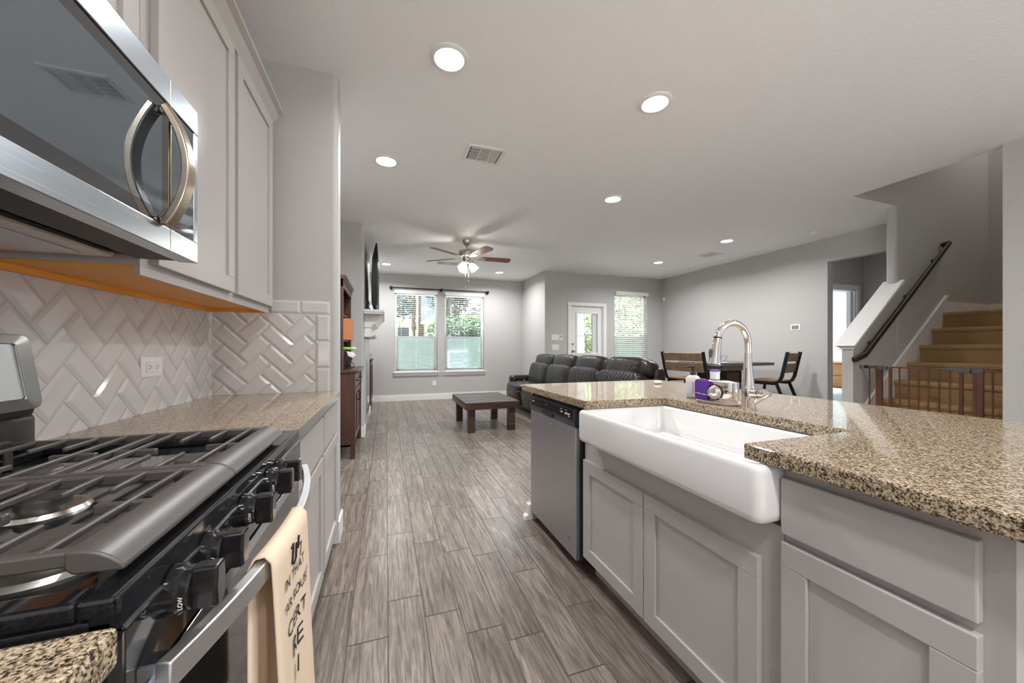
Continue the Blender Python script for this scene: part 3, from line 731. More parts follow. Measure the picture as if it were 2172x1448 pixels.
grate(.476, .764); grate(.768, 1.085)
# ---- tea towel over the oven handle
ty0, ty1 = .655, .842
def tpoint(u, v):      # u along the handle 0..1, v along the cloth: back hem -> over the bar -> front hem
    y = ty0+(ty1-ty0)*u; hx = -.170-.055*((ym-y)/.36)**2
    back, front = .30, .47
    if v < .36: k = v/.36; x, z = hx-.016, .80-back*(1-k)
    elif v < .44: a = PI*(v-.36)/.08; x, z = hx-.016*math.cos(a), .80+.020*math.sin(a)
    else: k = (v-.44)/.56; x, z = hx+.016+.012*k, .80-front*k
    drop = max(0, (.80-z)/.47)
    x += drop*.010*math.sin(u*9+1)+.004*math.sin(u*21)*drop
    y += (u-.5)*.03*drop + .022*drop*(1 if v > .44 else -.6)
    return (x, y, z)
b = B(); nu, nv = 16, 44
vv = [tpoint(i/nu, j/nv) for j in range(nv+1) for i in range(nu+1)]
b.add(vv, [(j*(nu+1)+i, j*(nu+1)+i+1, (j+1)*(nu+1)+i+1, (j+1)*(nu+1)+i) for j in range(nv) for i in range(nu)])
o = thing('tea_towel', 'cream tea towel with black hand lettering hung over the oven handle', 'towel', (-.17, .73, .82))
cl = b.build('cloth', M_towel, o, smooth=180); m = cl.modifiers.new('thickness', 'SOLIDIFY'); m.thickness = .003; m.offset = 0
def ontowel(txt, size, yc, z):
    tmp = text_mesh('lettering', txt, size, Matrix.Identity(4), M_ink, o, .0)
    me = tmp.data; off = WL[o.name]
    for vtx in me.vertices:
        p = vtx.co + off; zz = z+p.y; k = (.80-zz)/.47; v = .44+.56*max(0, min(1, k))
        # find u from wanted y
        best = min((abs(tpoint(i/40, v)[1]-(yc+p.x)), i) for i in range(41))[1]; q = tpoint(best/40, v)
        vtx.co = Vector((q[0]+.0030, yc+p.x, zz)) - off
for txt, size, yc, z in (('7', .034, .775, .765), ('IN THAT', .026, .742, .742), ('"AR ROUSE"', .025, .752, .702), ('CERT', .036, .748, .658), ('RE', .048, .752, .612), ('11', .046, .752, .560)):
    ontowel(txt, size, yc, z)
b = B()
for pts in ([(.725, .792), (.735, .795), (.732, .778), (.728, .765)], [(.728, .765), (.738, .758), (.748, .764), (.752, .788)], [(.752, .788), (.760, .775), (.766, .795)]):
    pp = []
    for y, z in pts:
        v = .44+.56*(.80-z)/.47; best = min((abs(tpoint(i/40, v)[1]-y), i) for i in range(41))[1]; pp.append((tpoint(best/40, v)[0]+.003, y, z))
    b.tube(pp, .0018, 5)
b.build('printed_jug', M_ink, o)
# ================================================================== island
IX = .92
def carc(t, y0, y1, top=.85):
    B().box(IX+.02, 1.55, y0, y1, .10, top).box(1.0, 1.55, y0, y1, 0, .10).build('carcass', M_cabi, t)
t = thing('sink_cabinet', 'greige two door cabinet beneath the white apron sink', 'cabinet', (1.2, 1.13, 0), 'greige island cabinets')
carc(t, .640, 1.605, .69)
B().box(IX+.02, 1.55, 1.548, 1.605, .69, .85).box(1.36, 1.55, .640, 1.548, .69, .85).build('sink_surround', M_cabi, t)
shaker(B(), IX, -1, 1.148, 1.592, .112, .592).build('door', M_cabi, t, bevel=.0015)
shaker(B(), IX, -1, .695, 1.142, .112, .592).build('door', M_cabi, t, bevel=.0015)
t = thing('drawer_cabinet', 'greige island cabinet right of the sink, wide drawer above a shaker door', 'cabinet', (1.2, .45, 0), 'greige island cabinets')
carc(t, .285, .638)
slab(B(), IX, -1, .318, .636, .684, .822).build('drawer_front', M_cabi, t, bevel=.003)
shaker(B(), IX, -1, .318, .636, .112, .664).build('door', M_cabi, t, bevel=.002)
t = thing('kitchen_island', 'greige panelled back side of the kitchen island with overhang corbels', 'island', (1.6, 1.3, 0))
B().box(1.552, 1.60, .285, 2.29, 0, .85).build('back_panel', M_cabi, t)
for y in (.6, 1.3, 2.0): B().prism([(1.60, .85), (1.60, .62), (1.63, .62), (1.88, .82), (1.88, .85)], 'y', y-.02, y+.02).build('corbel', M_cabi, t, bevel=.003)
t = thing('end_cabinet', 'narrow greige cabinet end with white base molding beside the dishwasher', 'cabinet', (1.24, 2.275, 0), 'greige island cabinets')
B().box(.925, 1.550, 2.255, 2.29, 0, .85).build('carcass', M_cabi, t)
B().prism([(2.29, 0), (2.316, 0), (2.316, .018), (2.311, .026), (2.302, .03), (2.302, .095), (2.296, .105), (2.29, .105)], 'x', .90, 1.55).build('base_molding', M_trim, t)
B().box(.893, .925, 2.254, 2.30, 0, .10).prism([(.868, 0), (.893, 0), (.893, .03), (.88, .029), (.872, .022)], 'y', 2.254, 2.302).build('base_return', M_trim, t)
# worktop with sink notch
poly = [(.890, .20), (2.035, .20), (2.035, 2.375), (.890, 2.375), (.890, 1.512), (1.335, 1.498), (1.335, .712), (.890, .712)]
b = B(); n = len(poly); zb, zt = .850, CT
top = [(p[0], p[1], zt) for p in poly]; bot = [(p[0], p[1], zb) for p in poly]
b.add(top+bot, [(0, 1, 6, 7), (1, 2, 5, 6), (2, 3, 4, 5), (n, n+7, n+6, n+1), (n+1, n+6, n+5, n+2), (n+2, n+5, n+4, n+3)] + [(i, n+i, n+(i+1) % n, (i+1) % n) for i in range(n)])
o = b.build('island_worktop', M_gran, origin=(1.45, 1.3, .85)); tag(o, 'large speckled granite worktop of the kitchen island', 'worktop')
m = o.modifiers.new('bevel', 'BEVEL'); m.width = .006; m.segments = 3; m.limit_method = 'ANGLE'; m.angle_limit = math.radians(50)
# ---- apron sink
sx0, sx1, sy0, sy1, szb, szt = .857, 1.352, .641, 1.540, .700, .849
b = B(); rim = .032
def rr(x0, x1, y0, y1, r, n=5):
    o = []
    for cx, cy, a in ((x1-r, y1-r, 0), (x0+r, y1-r, 90), (x0+r, y0+r, 180), (x1-r, y0+r, 270)):
        for i in range(n+1): q = math.radians(a+90*i/n); o.append((cx+r*math.cos(q), cy+r*math.sin(q)))
    return o
rings = []
def ring(ins, r, z): rings.append([(p, q, z) for p, q in rr(sx0+ins, sx1-ins, sy0+ins, sy1-ins, r)])
ring(.025, .022, szb); ring(.012, .024, szb+.003); ring(.003, .026, szb+.011); ring(0, .028, szb+.026)
ring(0, .028, szt-.016); ring(.003, .028, szt-.006); ring(.010, .028, szt)
ring(.026, .026, szt); ring(.031, .026, szt-.003); ring(.034, .026, szt-.010); ring(.042, .03, szb+.045); ring(.050, .03, szb+.028); ring(.072, .03, szb+.020)
nn = len(rings[0])
b.add([p for r_ in rings for p in r_], [(i*nn+k, i*nn+(k+1) % nn, (i+1)*nn+(k+1) % nn, (i+1)*nn+k) for i in range(len(rings)-1) for k in range(nn)] + [tuple(range(nn))[::-1], tuple((len(rings)-1)*nn+k for k in range(nn))])
t = thing('apron_sink', 'white fireclay apron front sink set into the island', 'sink', (1.1, 1.09, szb))
b.build('basin', M_sink, t, smooth=50)
B().lathe([(.045, 0), (.045, .003), (.036, .004), (.03, .001)], (1.14, 1.09, szb+.0205), (0, 0, 1)).build('drain', M_chrome, t, smooth=40)
# ---- dishwasher
t = thing('dishwasher', 'stainless dishwasher with black control panel at the island end', 'dishwasher', (1.2, 1.94, 0))
B().box(.935, 1.54, 1.625, 2.25, .06, .838).build('tub', M_blackm, t)
B().prism([(.908, .064), (.935, .06), (.935, .735), (.906, .735), (.906, .074)], 'y', 1.640, 2.246).build('door', M_steelv, t, bevel=.003)
B().prism([(.905, .735), (.935, .735), (.935, .845), (.925, .845), (.903, .828), (.898, .762)], 'y', 1.640, 2.246).build('control_panel', M_panel, t, bevel=.003)
cp = [c for c in kids(t) if c.name.startswith('control_panel')][0]
def onp(zz): return .898+(.903-.898)*(zz-.762)/.066
B().prism([(onp(.776)-.0006, .776), (onp(.822)-.0006, .822), (.905, .822), (.902, .776)], 'y', 1.665, 2.222).build('display_window', M_black, cp)
M = lambda y, z: frame_m((onp(z)-.0012, y, z), (0, -1, 0), (.076, 0, 1))
I3 = Matrix.Identity(3)
def marks(lst):
    b = B()
    for y, z, w, h in lst: b.obox((onp(z)-.0014, y, z), (.0006, w, h), I3)
    b.build('control_mark', M_white, cp)
marks([(1.998-i*.006, .806, .004, .0016) for i in range(4)])
marks([(1.795-i*.010, .797, .006, .007) for i in range(3)])
marks([(1.745-i*.0065, .797-(.004 if i % 3 == 0 else 0), .004, .010-.003*(i % 2)) for i in range(9)])
for y in (1.79, 1.735): marks([(y, .812, .022, .002)])
marks([(1.705-i*.008, .784, .004, .005) for i in range(3)])
B().box(onp(.80)-.0016, onp(.80)-.0008, 2.170, 2.198, .797, .801).build('name_mark', M_white, cp)
g = B().prism([(2.02, .745), (1.90, .745), (1.885, .768), (2.035, .768)], 'x', .8945, .902).build('handle_pocket', M_dark, cp)
B().prism([(2.01, .747), (1.91, .747), (1.905, .757), (2.015, .757)], 'x', .8935, .896).build('handle_lip', M_panel, cp, bevel=.001)
dd = [c for c in kids(t) if c.name.startswith('door')][0]
B().lathe([(.0055, 0), (.0055, .0015), (.003, .0025)], (.906, 1.935, .700), (-1, 0, 0), 14).build('vent_cap', M_chrome, dd, smooth=40)
b = B(); pp = [(.9052, 1.712+.021*math.cos(2*PI*k/32), .150+.021*math.sin(2*PI*k/32)) for k in range(33)]; b.tube(pp, .0008, 5, False)
for i in range(5): b.box(.9048, .9056, 1.704+i*.004-.001, 1.704+i*.004+.001, .150-.010+.002*abs(2-i), .150+.012-.002*abs(2-i))
b.build('round_sticker', M_screw, dd)
# ---- faucet
fx, fy = 1.413, 1.108
t = thing('kitchen_faucet', 'tall polished chrome gooseneck faucet behind the sink', 'faucet', (fx, fy, CT))
B().lathe([(.031, 0), (.031, .004), (.027, .008), (.0255, .05), (.0255, .075), (.0235, .10), (.019, .145), (.015, .19), (.0138, .23)], (fx, fy, CT), (0, 0, 1), 32).build('base', M_chrome, t, smooth=40)
R = .084; zc = 1.158
pts = [(fx, fy, 1.10), (fx, fy, zc)] + [(fx-R+R*math.cos(math.radians(a)), fy, zc+R*math.sin(math.radians(a))) for a in range(5, 166, 8)]
B().tube(pts, .0128, 20).build('spout', M_chrome, t, smooth=60)
e = Vector(pts[-1]); dr = Vector((-.16, 0, -1)).normalized()
k = B().lathe([(.0155, 0), (.016, .002), (.0165, .03), (.0205, .075), (.0235, .098), (.0235, .106), (.019, .109)], e, dr, 28).build('spray_head', M_chrome, t, smooth=40)
B().lathe([(.0158, -.004), (.0158, .001)], e, dr, 28).build('joint_ring', M_dark, k)
B().lathe([(.0238, .1055), (.0215, .110), (.001, .1105)], e, dr, 28, cap1=False).build('nozzle_ring', M_gunmetal, k, smooth=40)
B().rbox(e+dr*.062+Vector((-.021, .004, 0)), (.010, .016, .040), 2.5, 6).build('spray_button', M_gunmetal, k, smooth=60)
ha = Vector((.12, -1, .05)).normalized(); o0 = Vector((fx, fy, .955))
B().lathe([(.0205, .0), (.0205, .062), (.0185, .070), (.012, .080), (.009, .088)], o0, ha, 28).build('handle_hub', M_chrome, t, smooth=40)
B().lathe([(.0208, .044), (.0208, .046)], o0, ha, 28).build('hub_seam', M_dark, t)
hd = o0+ha*.082
B().tube([hd, hd+Vector((-.02, .003, -.012)), hd+Vector((-.05, .012, -.028)), hd+Vector((-.062, .016, -.034))], [.006, .0062, .0085, .0065], 14).build('lever', M_chrome, t, smooth=60)
# ---- caddy, sponge, brush, bottles
CX, CY = 1.440, 1.265; ang = math.radians(8)
Rz = Matrix.Rotation(ang, 3, 'Z')
def loc(px, py, z): v = Rz @ Vector((px, py, 0)); return (CX+v.x, CY+v.y, z)
def oval(hw, hl, n=32): return [(hw*math.cos(2*PI*k/n)*1.0, max(-hl, min(hl, hl*1.25*math.sin(2*PI*k/n)))) for k in range(n)]
t = thing('sink_caddy', 'polished steel oval sink caddy standing on a pink tray', 'caddy', (CX, CY, CT))
def loft(levels, n=32):
    b = B(); rs = []
    for hw, hl, z in levels: rs += [loc(hw*(abs(math.cos(2*PI*k/n))**.8)*(1 if math.cos(2*PI*k/n) >= 0 else -1), hl*(abs(math.sin(2*PI*k/n))**.6)*(1 if math.sin(2*PI*k/n) >= 0 else -1), z) for k in range(n)]
    m = len(levels)
    b.add(rs, [(i*n+k, i*n+(k+1) % n, (i+1)*n+(k+1) % n, (i+1)*n+k) for i in range(m-1) for k in range(n)] + [tuple(range(n))[::-1], tuple((m-1)*n+k for k in range(n))]); return b
loft([(.040, .080, CT+.010), (.041, .081, CT+.012), (.041, .081, CT+.097), (.040, .080, CT+.099), (.038, .078, CT+.097), (.037, .077, CT+.06)]).build('cup', M_chrome, t, smooth=50)
loft([(.060, .094, CT+.0005), (.064, .098, CT+.003), (.066, .100, CT+.010), (.063, .097, CT+.011), (.060, .094, CT+.006)]).build('tray', M_pink, t, smooth=50)
# round suction holder on the front of the cup
hx = Vector(loc(-.041, -.005, CT+.052)); hn = Rz @ Vector((-1, 0, 0))
B().lathe([(.036, 0), (.036, .004), (.030, .006)], hx, hn, 28).build('suction_disc', M_black, t, smooth=40)
B().lathe([(.0325, .006), (.032, .011), (.029, .020), (.022, .027), (.011, .0315), (.001, .0325)], hx, hn, 28, cap1=False).build('suction_knob', M_chrome, t, smooth=70)
B().tube([loc(-.052, -.028, CT+.034), loc(-.076, -.01, CT+.038), loc(-.076, .03, CT+.042), loc(-.078, .075, CT+.046), loc(-.07, .078, CT+.046)], .0014, 8).tube([loc(-.052, -.028, CT+.034), loc(-.050, -.036, CT+.020), loc(-.05, -.036, CT+.012)], .0014, 8).build('wire_arm', M_chrome, t, smooth=60)
t = thing('sponge', 'purple textured sponge held against the front of the steel caddy', 'sponge', loc(-.056, .052, CT+.012))
b = B(); b.rbox(loc(-.058, .050, CT+.060), (.020, .062, .094), 6, 8, Rz).build('scrub_face', M_purple, t, smooth=50)
B().rbox(loc(-.0455, .050, CT+.060), (.010, .061, .093), 6, 6, Rz).build('foam_back', M_magenta, t, smooth=50)
t = thing('dish_brush', 'white capped cleaning brush standing inside the steel caddy', 'brush', loc(-.004, .022, CT+.065))
o0 = loc(-.004, .022, CT+.070)
B().lathe([(.018, 0), (.0185, .037), (.0185, .038)], o0, (0, 0, 1)).lathe([(.020, .038), (.0205, .068), (.0225, .070), (.0225, .073), (.018, .073)], o0, (0, 0, 1)).build('handle', M_white, t, smooth=40)
B().lathe([(.0188, .034), (.0188, .0385)], o0, (0, 0, 1)).lathe([(.0215, .073), (.020, .080), (.014, .081)], o0, (0, 0, 1)).build('purple_ring', mat('ring_violet', (.10, .07, .35), .4), t, smooth=40)
t = thing('bottle_cap', 'white oval lid lying in the top of the steel caddy', 'lid', loc(0, -.03, CT+.088))
B().rbox(loc(.0, -.028, CT+.092), (.055, .070, .022), 3, 8, Rz).build('lid', M_white, t, smooth=60)
B().rbox(loc(.0, .055, CT+.092), (.045, .030, .018), 3, 6, Rz).build('rim', M_white, t, smooth=60)
# soap bottle
bx, by = 1.466, 1.446
t = thing('soap_bottle', 'cream hand soap bottle with lavender label and black pump', 'bottle', (bx, by, CT))
b = B(); lv = []
Rb = Matrix.Rotation(math.radians(25), 3, 'Z')
def sq(hw, hd, z, n=28):
    o = []
    for k in range(n):
        c_, s_ = math.cos(2*PI*k/n), math.sin(2*PI*k/n)
        v = Rb @ Vector((hd*abs(c_)**.55*(1 if c_ >= 0 else -1), hw*abs(s_)**.55*(1 if s_ >= 0 else -1), 0)); o.append((bx+v.x, by+v.y, z))
    return o
lv = [sq(.027, .019, CT), sq(.031, .022, CT+.003), sq(.032, .023, CT+.010), sq(.032, .023, CT+.095), sq(.030, .022, CT+.103), sq(.020, .017, CT+.112), sq(.011, .011, CT+.116)]
n = 28; b.add([p for r_ in lv for p in r_], [(i*n+k, i*n+(k+1) % n, (i+1)*n+(k+1) % n, (i+1)*n+k) for i in range(6) for k in range(n)]+[tuple(range(n))[::-1], tuple(6*n+k for k in range(n))])
b.build('bottle_body', M_soap, t, smooth=50)
pz = (bx, by, CT+.114)
B().lathe([(.013, 0), (.014, .004), (.014, .012), (.012, .016), (.005, .018), (.005, .034), (.009, .036), (.010, .044), (.007, .047)], pz).tube([(bx, by, CT+.156), (bx-.012, by+.016, CT+.156), (bx-.02, by+.027, CT+.150)], [.006, .005, .0035], 10).build('pump', M_blackm, t, smooth=40)
def lab(a0, a1, z0_, z1_, m, nm):
    b = B(); w = Rb @ Vector((-1, 0, 0)); d_ = Rb @ Vector((0, 1, 0)); c0 = Vector((bx, by, 0))+w*.0232
    p = [c0+d_*a0, c0+d_*a1]; b.add([(p[0].x, p[0].y, z0_), (p[1].x, p[1].y, z0_), (p[1].x, p[1].y, z1_), (p[0].x, p[0].y, z1_)], [(0, 1, 2, 3)]); ob = b.build(nm, m, t); s_ = ob.modifiers.new('thickness', 'SOLIDIFY'); s_.thickness = .0006; return ob
lab(-.026, -.001, CT+.016, CT+.088, M_labelpink, 'label_script_panel'); lab(-.001, .026, CT+.016, CT+.088, M_lavender, 'label')
w = Rb @ Vector((-1, 0, 0)); d_ = Rb @ Vector((0, 1, 0)); c0 = Vector((bx, by, CT))+w*.0243
b = B()
for col_, ph in ((-.008, 0), (-.020, 1.3)):
    pp = [c0+d_*(col_+.0042*math.sin(i*1.15+ph))+Vector((0, 0, .022+.060*i/40+.003*math.cos(i*1.15+ph))) for i in range(41)]
    b.tube(pp, .0007, 5)
b.build('script_flourish', M_violet, t)
o = B().rbox((1.80, 2.085, CT+.0115), (.062, .036, .022), 2.6, 8).build('soap_bar', M_soapbar, smooth=80, origin=(1.80, 2.085, CT)); tag(o, 'cream bar of soap lying alone near the far edge of the island', 'soap')
# ================================================================== living room
# ---- coffee table
t = thing('coffee_table', 'low dark rustic plank coffee table standing on the tile floor', 'coffee table', (1.38, 5.28, 0))
x0, x1, y0, y1 = .995, 1.75, 4.755, 5.80
b = B(); n = 6
for i in range(n):
    a = y0+(y1-y0)*i/n; b.box(x0, x1, a+.003, a+(y1-y0)/n-.003, .385, .412+.002*(i % 2))
b.build('top_planks', M_dwood, t, bevel=.003)
B().box(x0, x1, y0-.002, y0+.03, .315, .400).box(x0, x1, y1-.03, y1, .315, .400).box(x0, x0+.03, y0+.03, y1-.03, .315, .400).box(x1-.03, x1, y0+.03, y1-.03, .315, .400).build('apron', M_dwood, t, bevel=.003)
for x in (x0+.045, x1-.045-.095):
    for y in (y0+.05, y1-.05-.095): B().box(x, x+.095, y, y+.095, 0, .385).build('leg', M_dwood, t, bevel=.004)
# ---- sofa: four reclining seats in a row facing the fireplace
t = thing('sofa', 'long dark leather reclining sofa with quilted backs behind the island', 'sofa', (2.7, 5.1, 0))
bd = [6.80, 5.98, 5.16, 4.34, 3.50]
B().box(2.46, 3.05, 3.40, 6.98, .06, .30).box(2.84, 3.12, 3.40, 6.86, .06, .72).build('base', M_leather, t, bevel=.03, seg=3)
for i in range(4):
    ya, yb = bd[i+1], bd[i]; yc = (ya+yb)/2; w = yb-ya
    Ml = Matrix.Rotation(math.radians(12), 3, 'Y')
    k = B().rbox((2.83, yc, .63), (.34, w+.02, .46), 5, 14, Ml).build('back_cushion', M_quilt, t, smooth=180)
    h = B().rbox((2.945, yc, .885), (.30, w+.03, .275), 3.6, 14, Ml).build('headrest', M_leather, t, smooth=180)
    B().rbox((2.53, yc, .40), (.70, w+.01, .22), 4.5, 12).build('seat_cushion', M_leather, t, smooth=180)
    B().rbox((2.31, yc, .275), (.26, w, .34), 3.4, 12, Matrix.Rotation(math.radians(-8), 3, 'Y')).build('footrest', M_leather, t, smooth=180)
    B().rbox((2.40, yc, .10), (.12, w-.03, .14), 5, 8).build('lower_panel', M_leather, t, smooth=180)
for yc in (6.925, 3.36):
    a = B().box(2.34, 3.05, yc-.11, yc+.11, .06, .60).build('armrest', M_leather, t, bevel=.06, seg=4, smooth=60)
    if yc > 5: B().lathe([(.030, 0), (.030, .006), (.02, .008)], (2.62, yc-.11, .50), (0, -1, 0)).build('recliner_button', M_brass, a, smooth=40)
B().rbox((3.04, 3.52, .66), (.16, .10, .48), 5, 8).build('back_wing', M_leather, t, smooth=180)
# ---- fireplace
t = thing('fireplace', 'tiled fireplace surround with black glass firebox below the mantel', 'fireplace', (-.26, 5.95, 0))
b = B(); fx = -.268
z = 0
for za, zb in ((.02, .20), (.98, 1.28)):
    for i in range(4):
        ya = 5.30+i*.33; b.box(-.275, fx, ya+.002, ya+.328, za, zb)
for i in range(4):
    for ya in (5.30, 6.40): b.box(-.275, fx, ya+.002, ya+.218, .20+i*.195+.002, .20+(i+1)*.195-.002)
b.build('tile_surround', M_fptile, t, bevel=.0015)
B().box(-.272, -.258, 5.52, 6.40, .20, .98).build('firebox_frame', M_steel, t, bevel=.003)
B().box(-.262, -.2555, 5.56, 6.36, .25, .93).build('firebox_glass', M_black, t)
B().box(-.262, -.254, 5.56, 6.36, .21, .24).build('louvre', M_blackm, t)
t = thing('mantel', 'white wooden mantel shelf with stepped crown molding on the fireplace', 'mantel', (-.15, 5.95, 1.29))
B().box(-.275, -.024, 5.075, 6.80, 1.612, 1.646).box(-.275, -.034, 5.085, 6.79, 1.590, 1.612).build('shelf', M_trim, t, bevel=.004)
B().prism([(-.275, 1.595), (-.060, 1.595), (-.066, 1.560), (-.10, 1.530), (-.135, 1.475), (-.185, 1.440), (-.205, 1.420), (-.275, 1.420)], 'y', 5.24, 6.66).build('crown', M_trim, t, bevel=.003)
B().box(-.275, -.205, 5.26, 6.64, 1.335, 1.422).prism([(-.275, 1.335), (-.165, 1.335), (-.150, 1.322), (-.158, 1.302), (-.20, 1.290), (-.275, 1.290)], 'y', 5.22, 6.68).build('frieze', M_trim, t, bevel=.003)
# ---- television on the mantel
t = thing('television', 'large black flat screen television standing on the white mantel', 'television', (-.14, 6.0, 1.646))
B().prism([(-.118, 1.72), (-.118, 2.575), (-.132, 2.575), (-.150, 2.50), (-.180, 2.36), (-.192, 2.05), (-.190, 1.76), (-.180, 1.72)], 'y', 5.30, 6.72).build('cabinet', M_tv, t, bevel=.004)
B().box(-.119, -.1165, 5.312, 6.708, 1.745, 2.565).build('screen', M_screenoff, t)
for y in (5.50, 6.50): B().prism([(-.24, 1.646), (-.07, 1.646), (-.07, 1.654), (-.14, 1.672), (-.145, 1.73), (-.165, 1.73), (-.17, 1.672), (-.24, 1.654)], 'y', y-.012, y+.012).build('foot', M_tv, t)
t = thing('media_box', 'small black cable box with looped wires behind the television', 'media box', (-.235, 5.35, 1.646))
B().box(-.265, -.205, 5.28, 5.42, 1.647, 1.685).build('case', M_blackm, t, bevel=.003)
b = B()
for i in range(4):
    pp = [(-.235+.012*i-.02+.018*math.cos(a), 5.36+.03*math.sin(a*1.3+i), 1.69+.022*i+.018*math.sin(a)) for a in [j*.5 for j in range(14)]]
    b.tube(pp, .0035, 6)
b.tube([(-.235, 5.4, 1.68), (-.245, 5.42, 1.78), (-.235, 5.45, 1.80), (-.215, 5.47, 1.74)], .004, 6)
b.build('cable', M_blackm, t, smooth=60)
# ---- hutch
t = thing('hutch', 'reddish brown wooden hutch with open shelves between kitchen wall and fireplace', 'hutch', (-.58, 4.55, 0))
hx0, hx1, hy0, hy1 = -.86, -.305, 4.08, 5.025
b = B().box(hx0, hx1, hy0, hy0+.022, .13, .885).box(hx0, hx1-.03, hy1-.022, hy1, .13, .885).box(hx0, hx1-.03, hy0, hy1, .13, .15)
b.build('cabinet_sides', M_hutch, t, bevel=.002)
for y in (hy0-.003, hy1-.042):
    B().box(hx1-.042, hx1+.003, y, y+.045, 0, .885).build('leg', M_hutch, t, bevel=.003); B().box(hx0, hx0+.045, y, y+.045, 0, .885).build('leg', M_hutch, t, bevel=.003)
B().box(hx0-.01, hx1+.035, hy0-.012, hy1+.005, .885, .912).build('counter', M_hutch, t, bevel=.006)
for ya, yb in ((hy0+.05, (hy0+hy1)/2-.002), ((hy0+hy1)/2+.002, hy1-.05)):
    d = shaker(B(), hx1-.006, 1, ya, yb, .16, .70).build('door', M_hutch, t, bevel=.002)
    yy = yb-.035 if ya < 4.5 else ya+.035
    B().tube([(hx1-.006, yy, .55), (hx1+.02, yy, .56), (hx1+.02, yy, .64), (hx1-.006, yy, .65)], .005, 8).build('pull', M_frame, d)
for ya, yb in ((hy0+.05, (hy0+hy1)/2-.002), ((hy0+hy1)/2+.002, hy1-.05)):
    d = slab(B(), hx1-.006, 1, ya, yb, .715, .865).build('drawer', M_hutch, t, bevel=.002)
    B().tube([(hx1-.006, (ya+yb)/2-.04, .79), (hx1+.02, (ya+yb)/2-.035, .79), (hx1+.02, (ya+yb)/2+.035, .79), (hx1-.006, (ya+yb)/2+.04, .79)], .005, 8).build('pull', M_frame, d)
ux = -.418
b = B().box(hx0, ux, hy0+.015, hy0+.035, .912, 1.85).box(hx0, ux, hy1-.035, hy1-.015, .912, 1.85).box(hx0, hx0+.012, hy0+.035, hy1-.035, .912, 1.85).box(ux-.02, ux, hy0+.015, hy1-.015, 1.77, 1.85)
b.box(ux-.02, ux, hy0+.035, hy0+.07, .912, 1.77).build('upper_frame', M_hutch, t, bevel=.002)
for z in (1.215, 1.50): B().box(hx0+.012, ux-.03, hy0+.035, hy1-.035, z, z+.018).build('shelf', M_hutch, t, bevel=.002)
B().prism([(hx0, 1.85), (ux+.002, 1.85), (ux+.028, 1.872), (ux+.03, 1.888), (hx0, 1.888)], 'y', hy0-.005, hy1+.005).build('cornice', M_hutch, t, bevel=.002)
o = B().box(-.70, -.372, 4.50, 4.74, 1.234, 1.475).build('storage_box', M_orangebox, bevel=.004, origin=(-.52, 4.62, 1.234)); tag(o, 'orange box sticking out of the middle hutch shelf', 'box')
t = thing('printer', 'small black and white printer on the hutch counter', 'printer', (-.45, 4.5, .913))
B().prism([(-.66, .913), (-.44, .913), (-.395, .96), (-.36, 1.06), (-.37, 1.10), (-.42, 1.115), (-.66, 1.115)], 'y', 4.38, 4.70).build('body', M_blackm, t, bevel=.008)
B().prism([(-.40, 1.055), (-.345, 1.03), (-.335, 1.055), (-.37, 1.10), (-.41, 1.105)], 'y', 4.376, 4.704).build('lid', M_white, t, bevel=.004)
B().tube([(-.44, 4.40, .95), (-.37, 4.36, 1.0), (-.335, 4.34, .965), (-.34, 4.36, .93), (-.40, 4.33, .918), (-.46, 4.35, .917)], .004, 8).build('cable', M_blackm, t, smooth=60)
o = B().rbox((-.43, 4.50, 1.135), (.14, .16, .036), 4, 6).build('green_packet', M_green, smooth=60, origin=(-.43, 4.5, 1.117)); tag(o, 'lime green packet lying on the small printer', 'packet')
o = B().rbox((-.375, 4.66, 1.138), (.09, .13, .032), 3, 6).build('paper_stack', M_white, smooth=60, origin=(-.375, 4.66, 1.122)); tag(o, 'crumpled white paper lying on the printer beside the green packet', 'paper')
# ---- cabinet past the fireplace
t = thing('side_cabinet', 'brown wooden side cabinet in the corner past the fireplace', 'cabinet', (-.55, 7.6, 0))
B().box(-.86, -.275, 7.02, 8.10, .12, .90).build('carcass', M_hutch, t, bevel=.003)
B().box(-.87, -.250, 7.0, 8.12, .90, .93).build('top', M_blackm, t, bevel=.004)
for ya, yb in ((7.06, 7.555), (7.565, 8.06)): shaker(B(), -.262, 1, ya, yb, .14, .88, .013).build('door', M_hutch, t, bevel=.002)
for y in (7.02, 8.055):
    for x in (-.86, -.32): B().box(x, x+.045, y, y+.045, 0, .12).build('leg', M_hutch, t)
t = thing('potted_plant', 'small dark plant on the side cabinet past the fireplace', 'plant', (-.36, 7.15, .93))
B().lathe([(.045, 0), (.055, .06), (.05, .06)], (-.36, 7.15, .93)).build('pot', M_blackm, t, smooth=40)
b = B(); rnd = random.Random(5)
for i in range(26):
    a = rnd.random()*6.28; l = .06+.07*rnd.random(); e = .2+rnd.random()
    p = Vector((-.36, 7.15, .985)); q = p+Vector((math.cos(a)*l, math.sin(a)*l, l*e*.6)); s_ = Vector((-math.sin(a), math.cos(a), 0))*.011
    m = (p+q)/2+Vector((0, 0, .01)); b.add([p, m-s_, q, m+s_], [(0, 1, 2, 3)])
b.build('leaves', M_leaf, t)
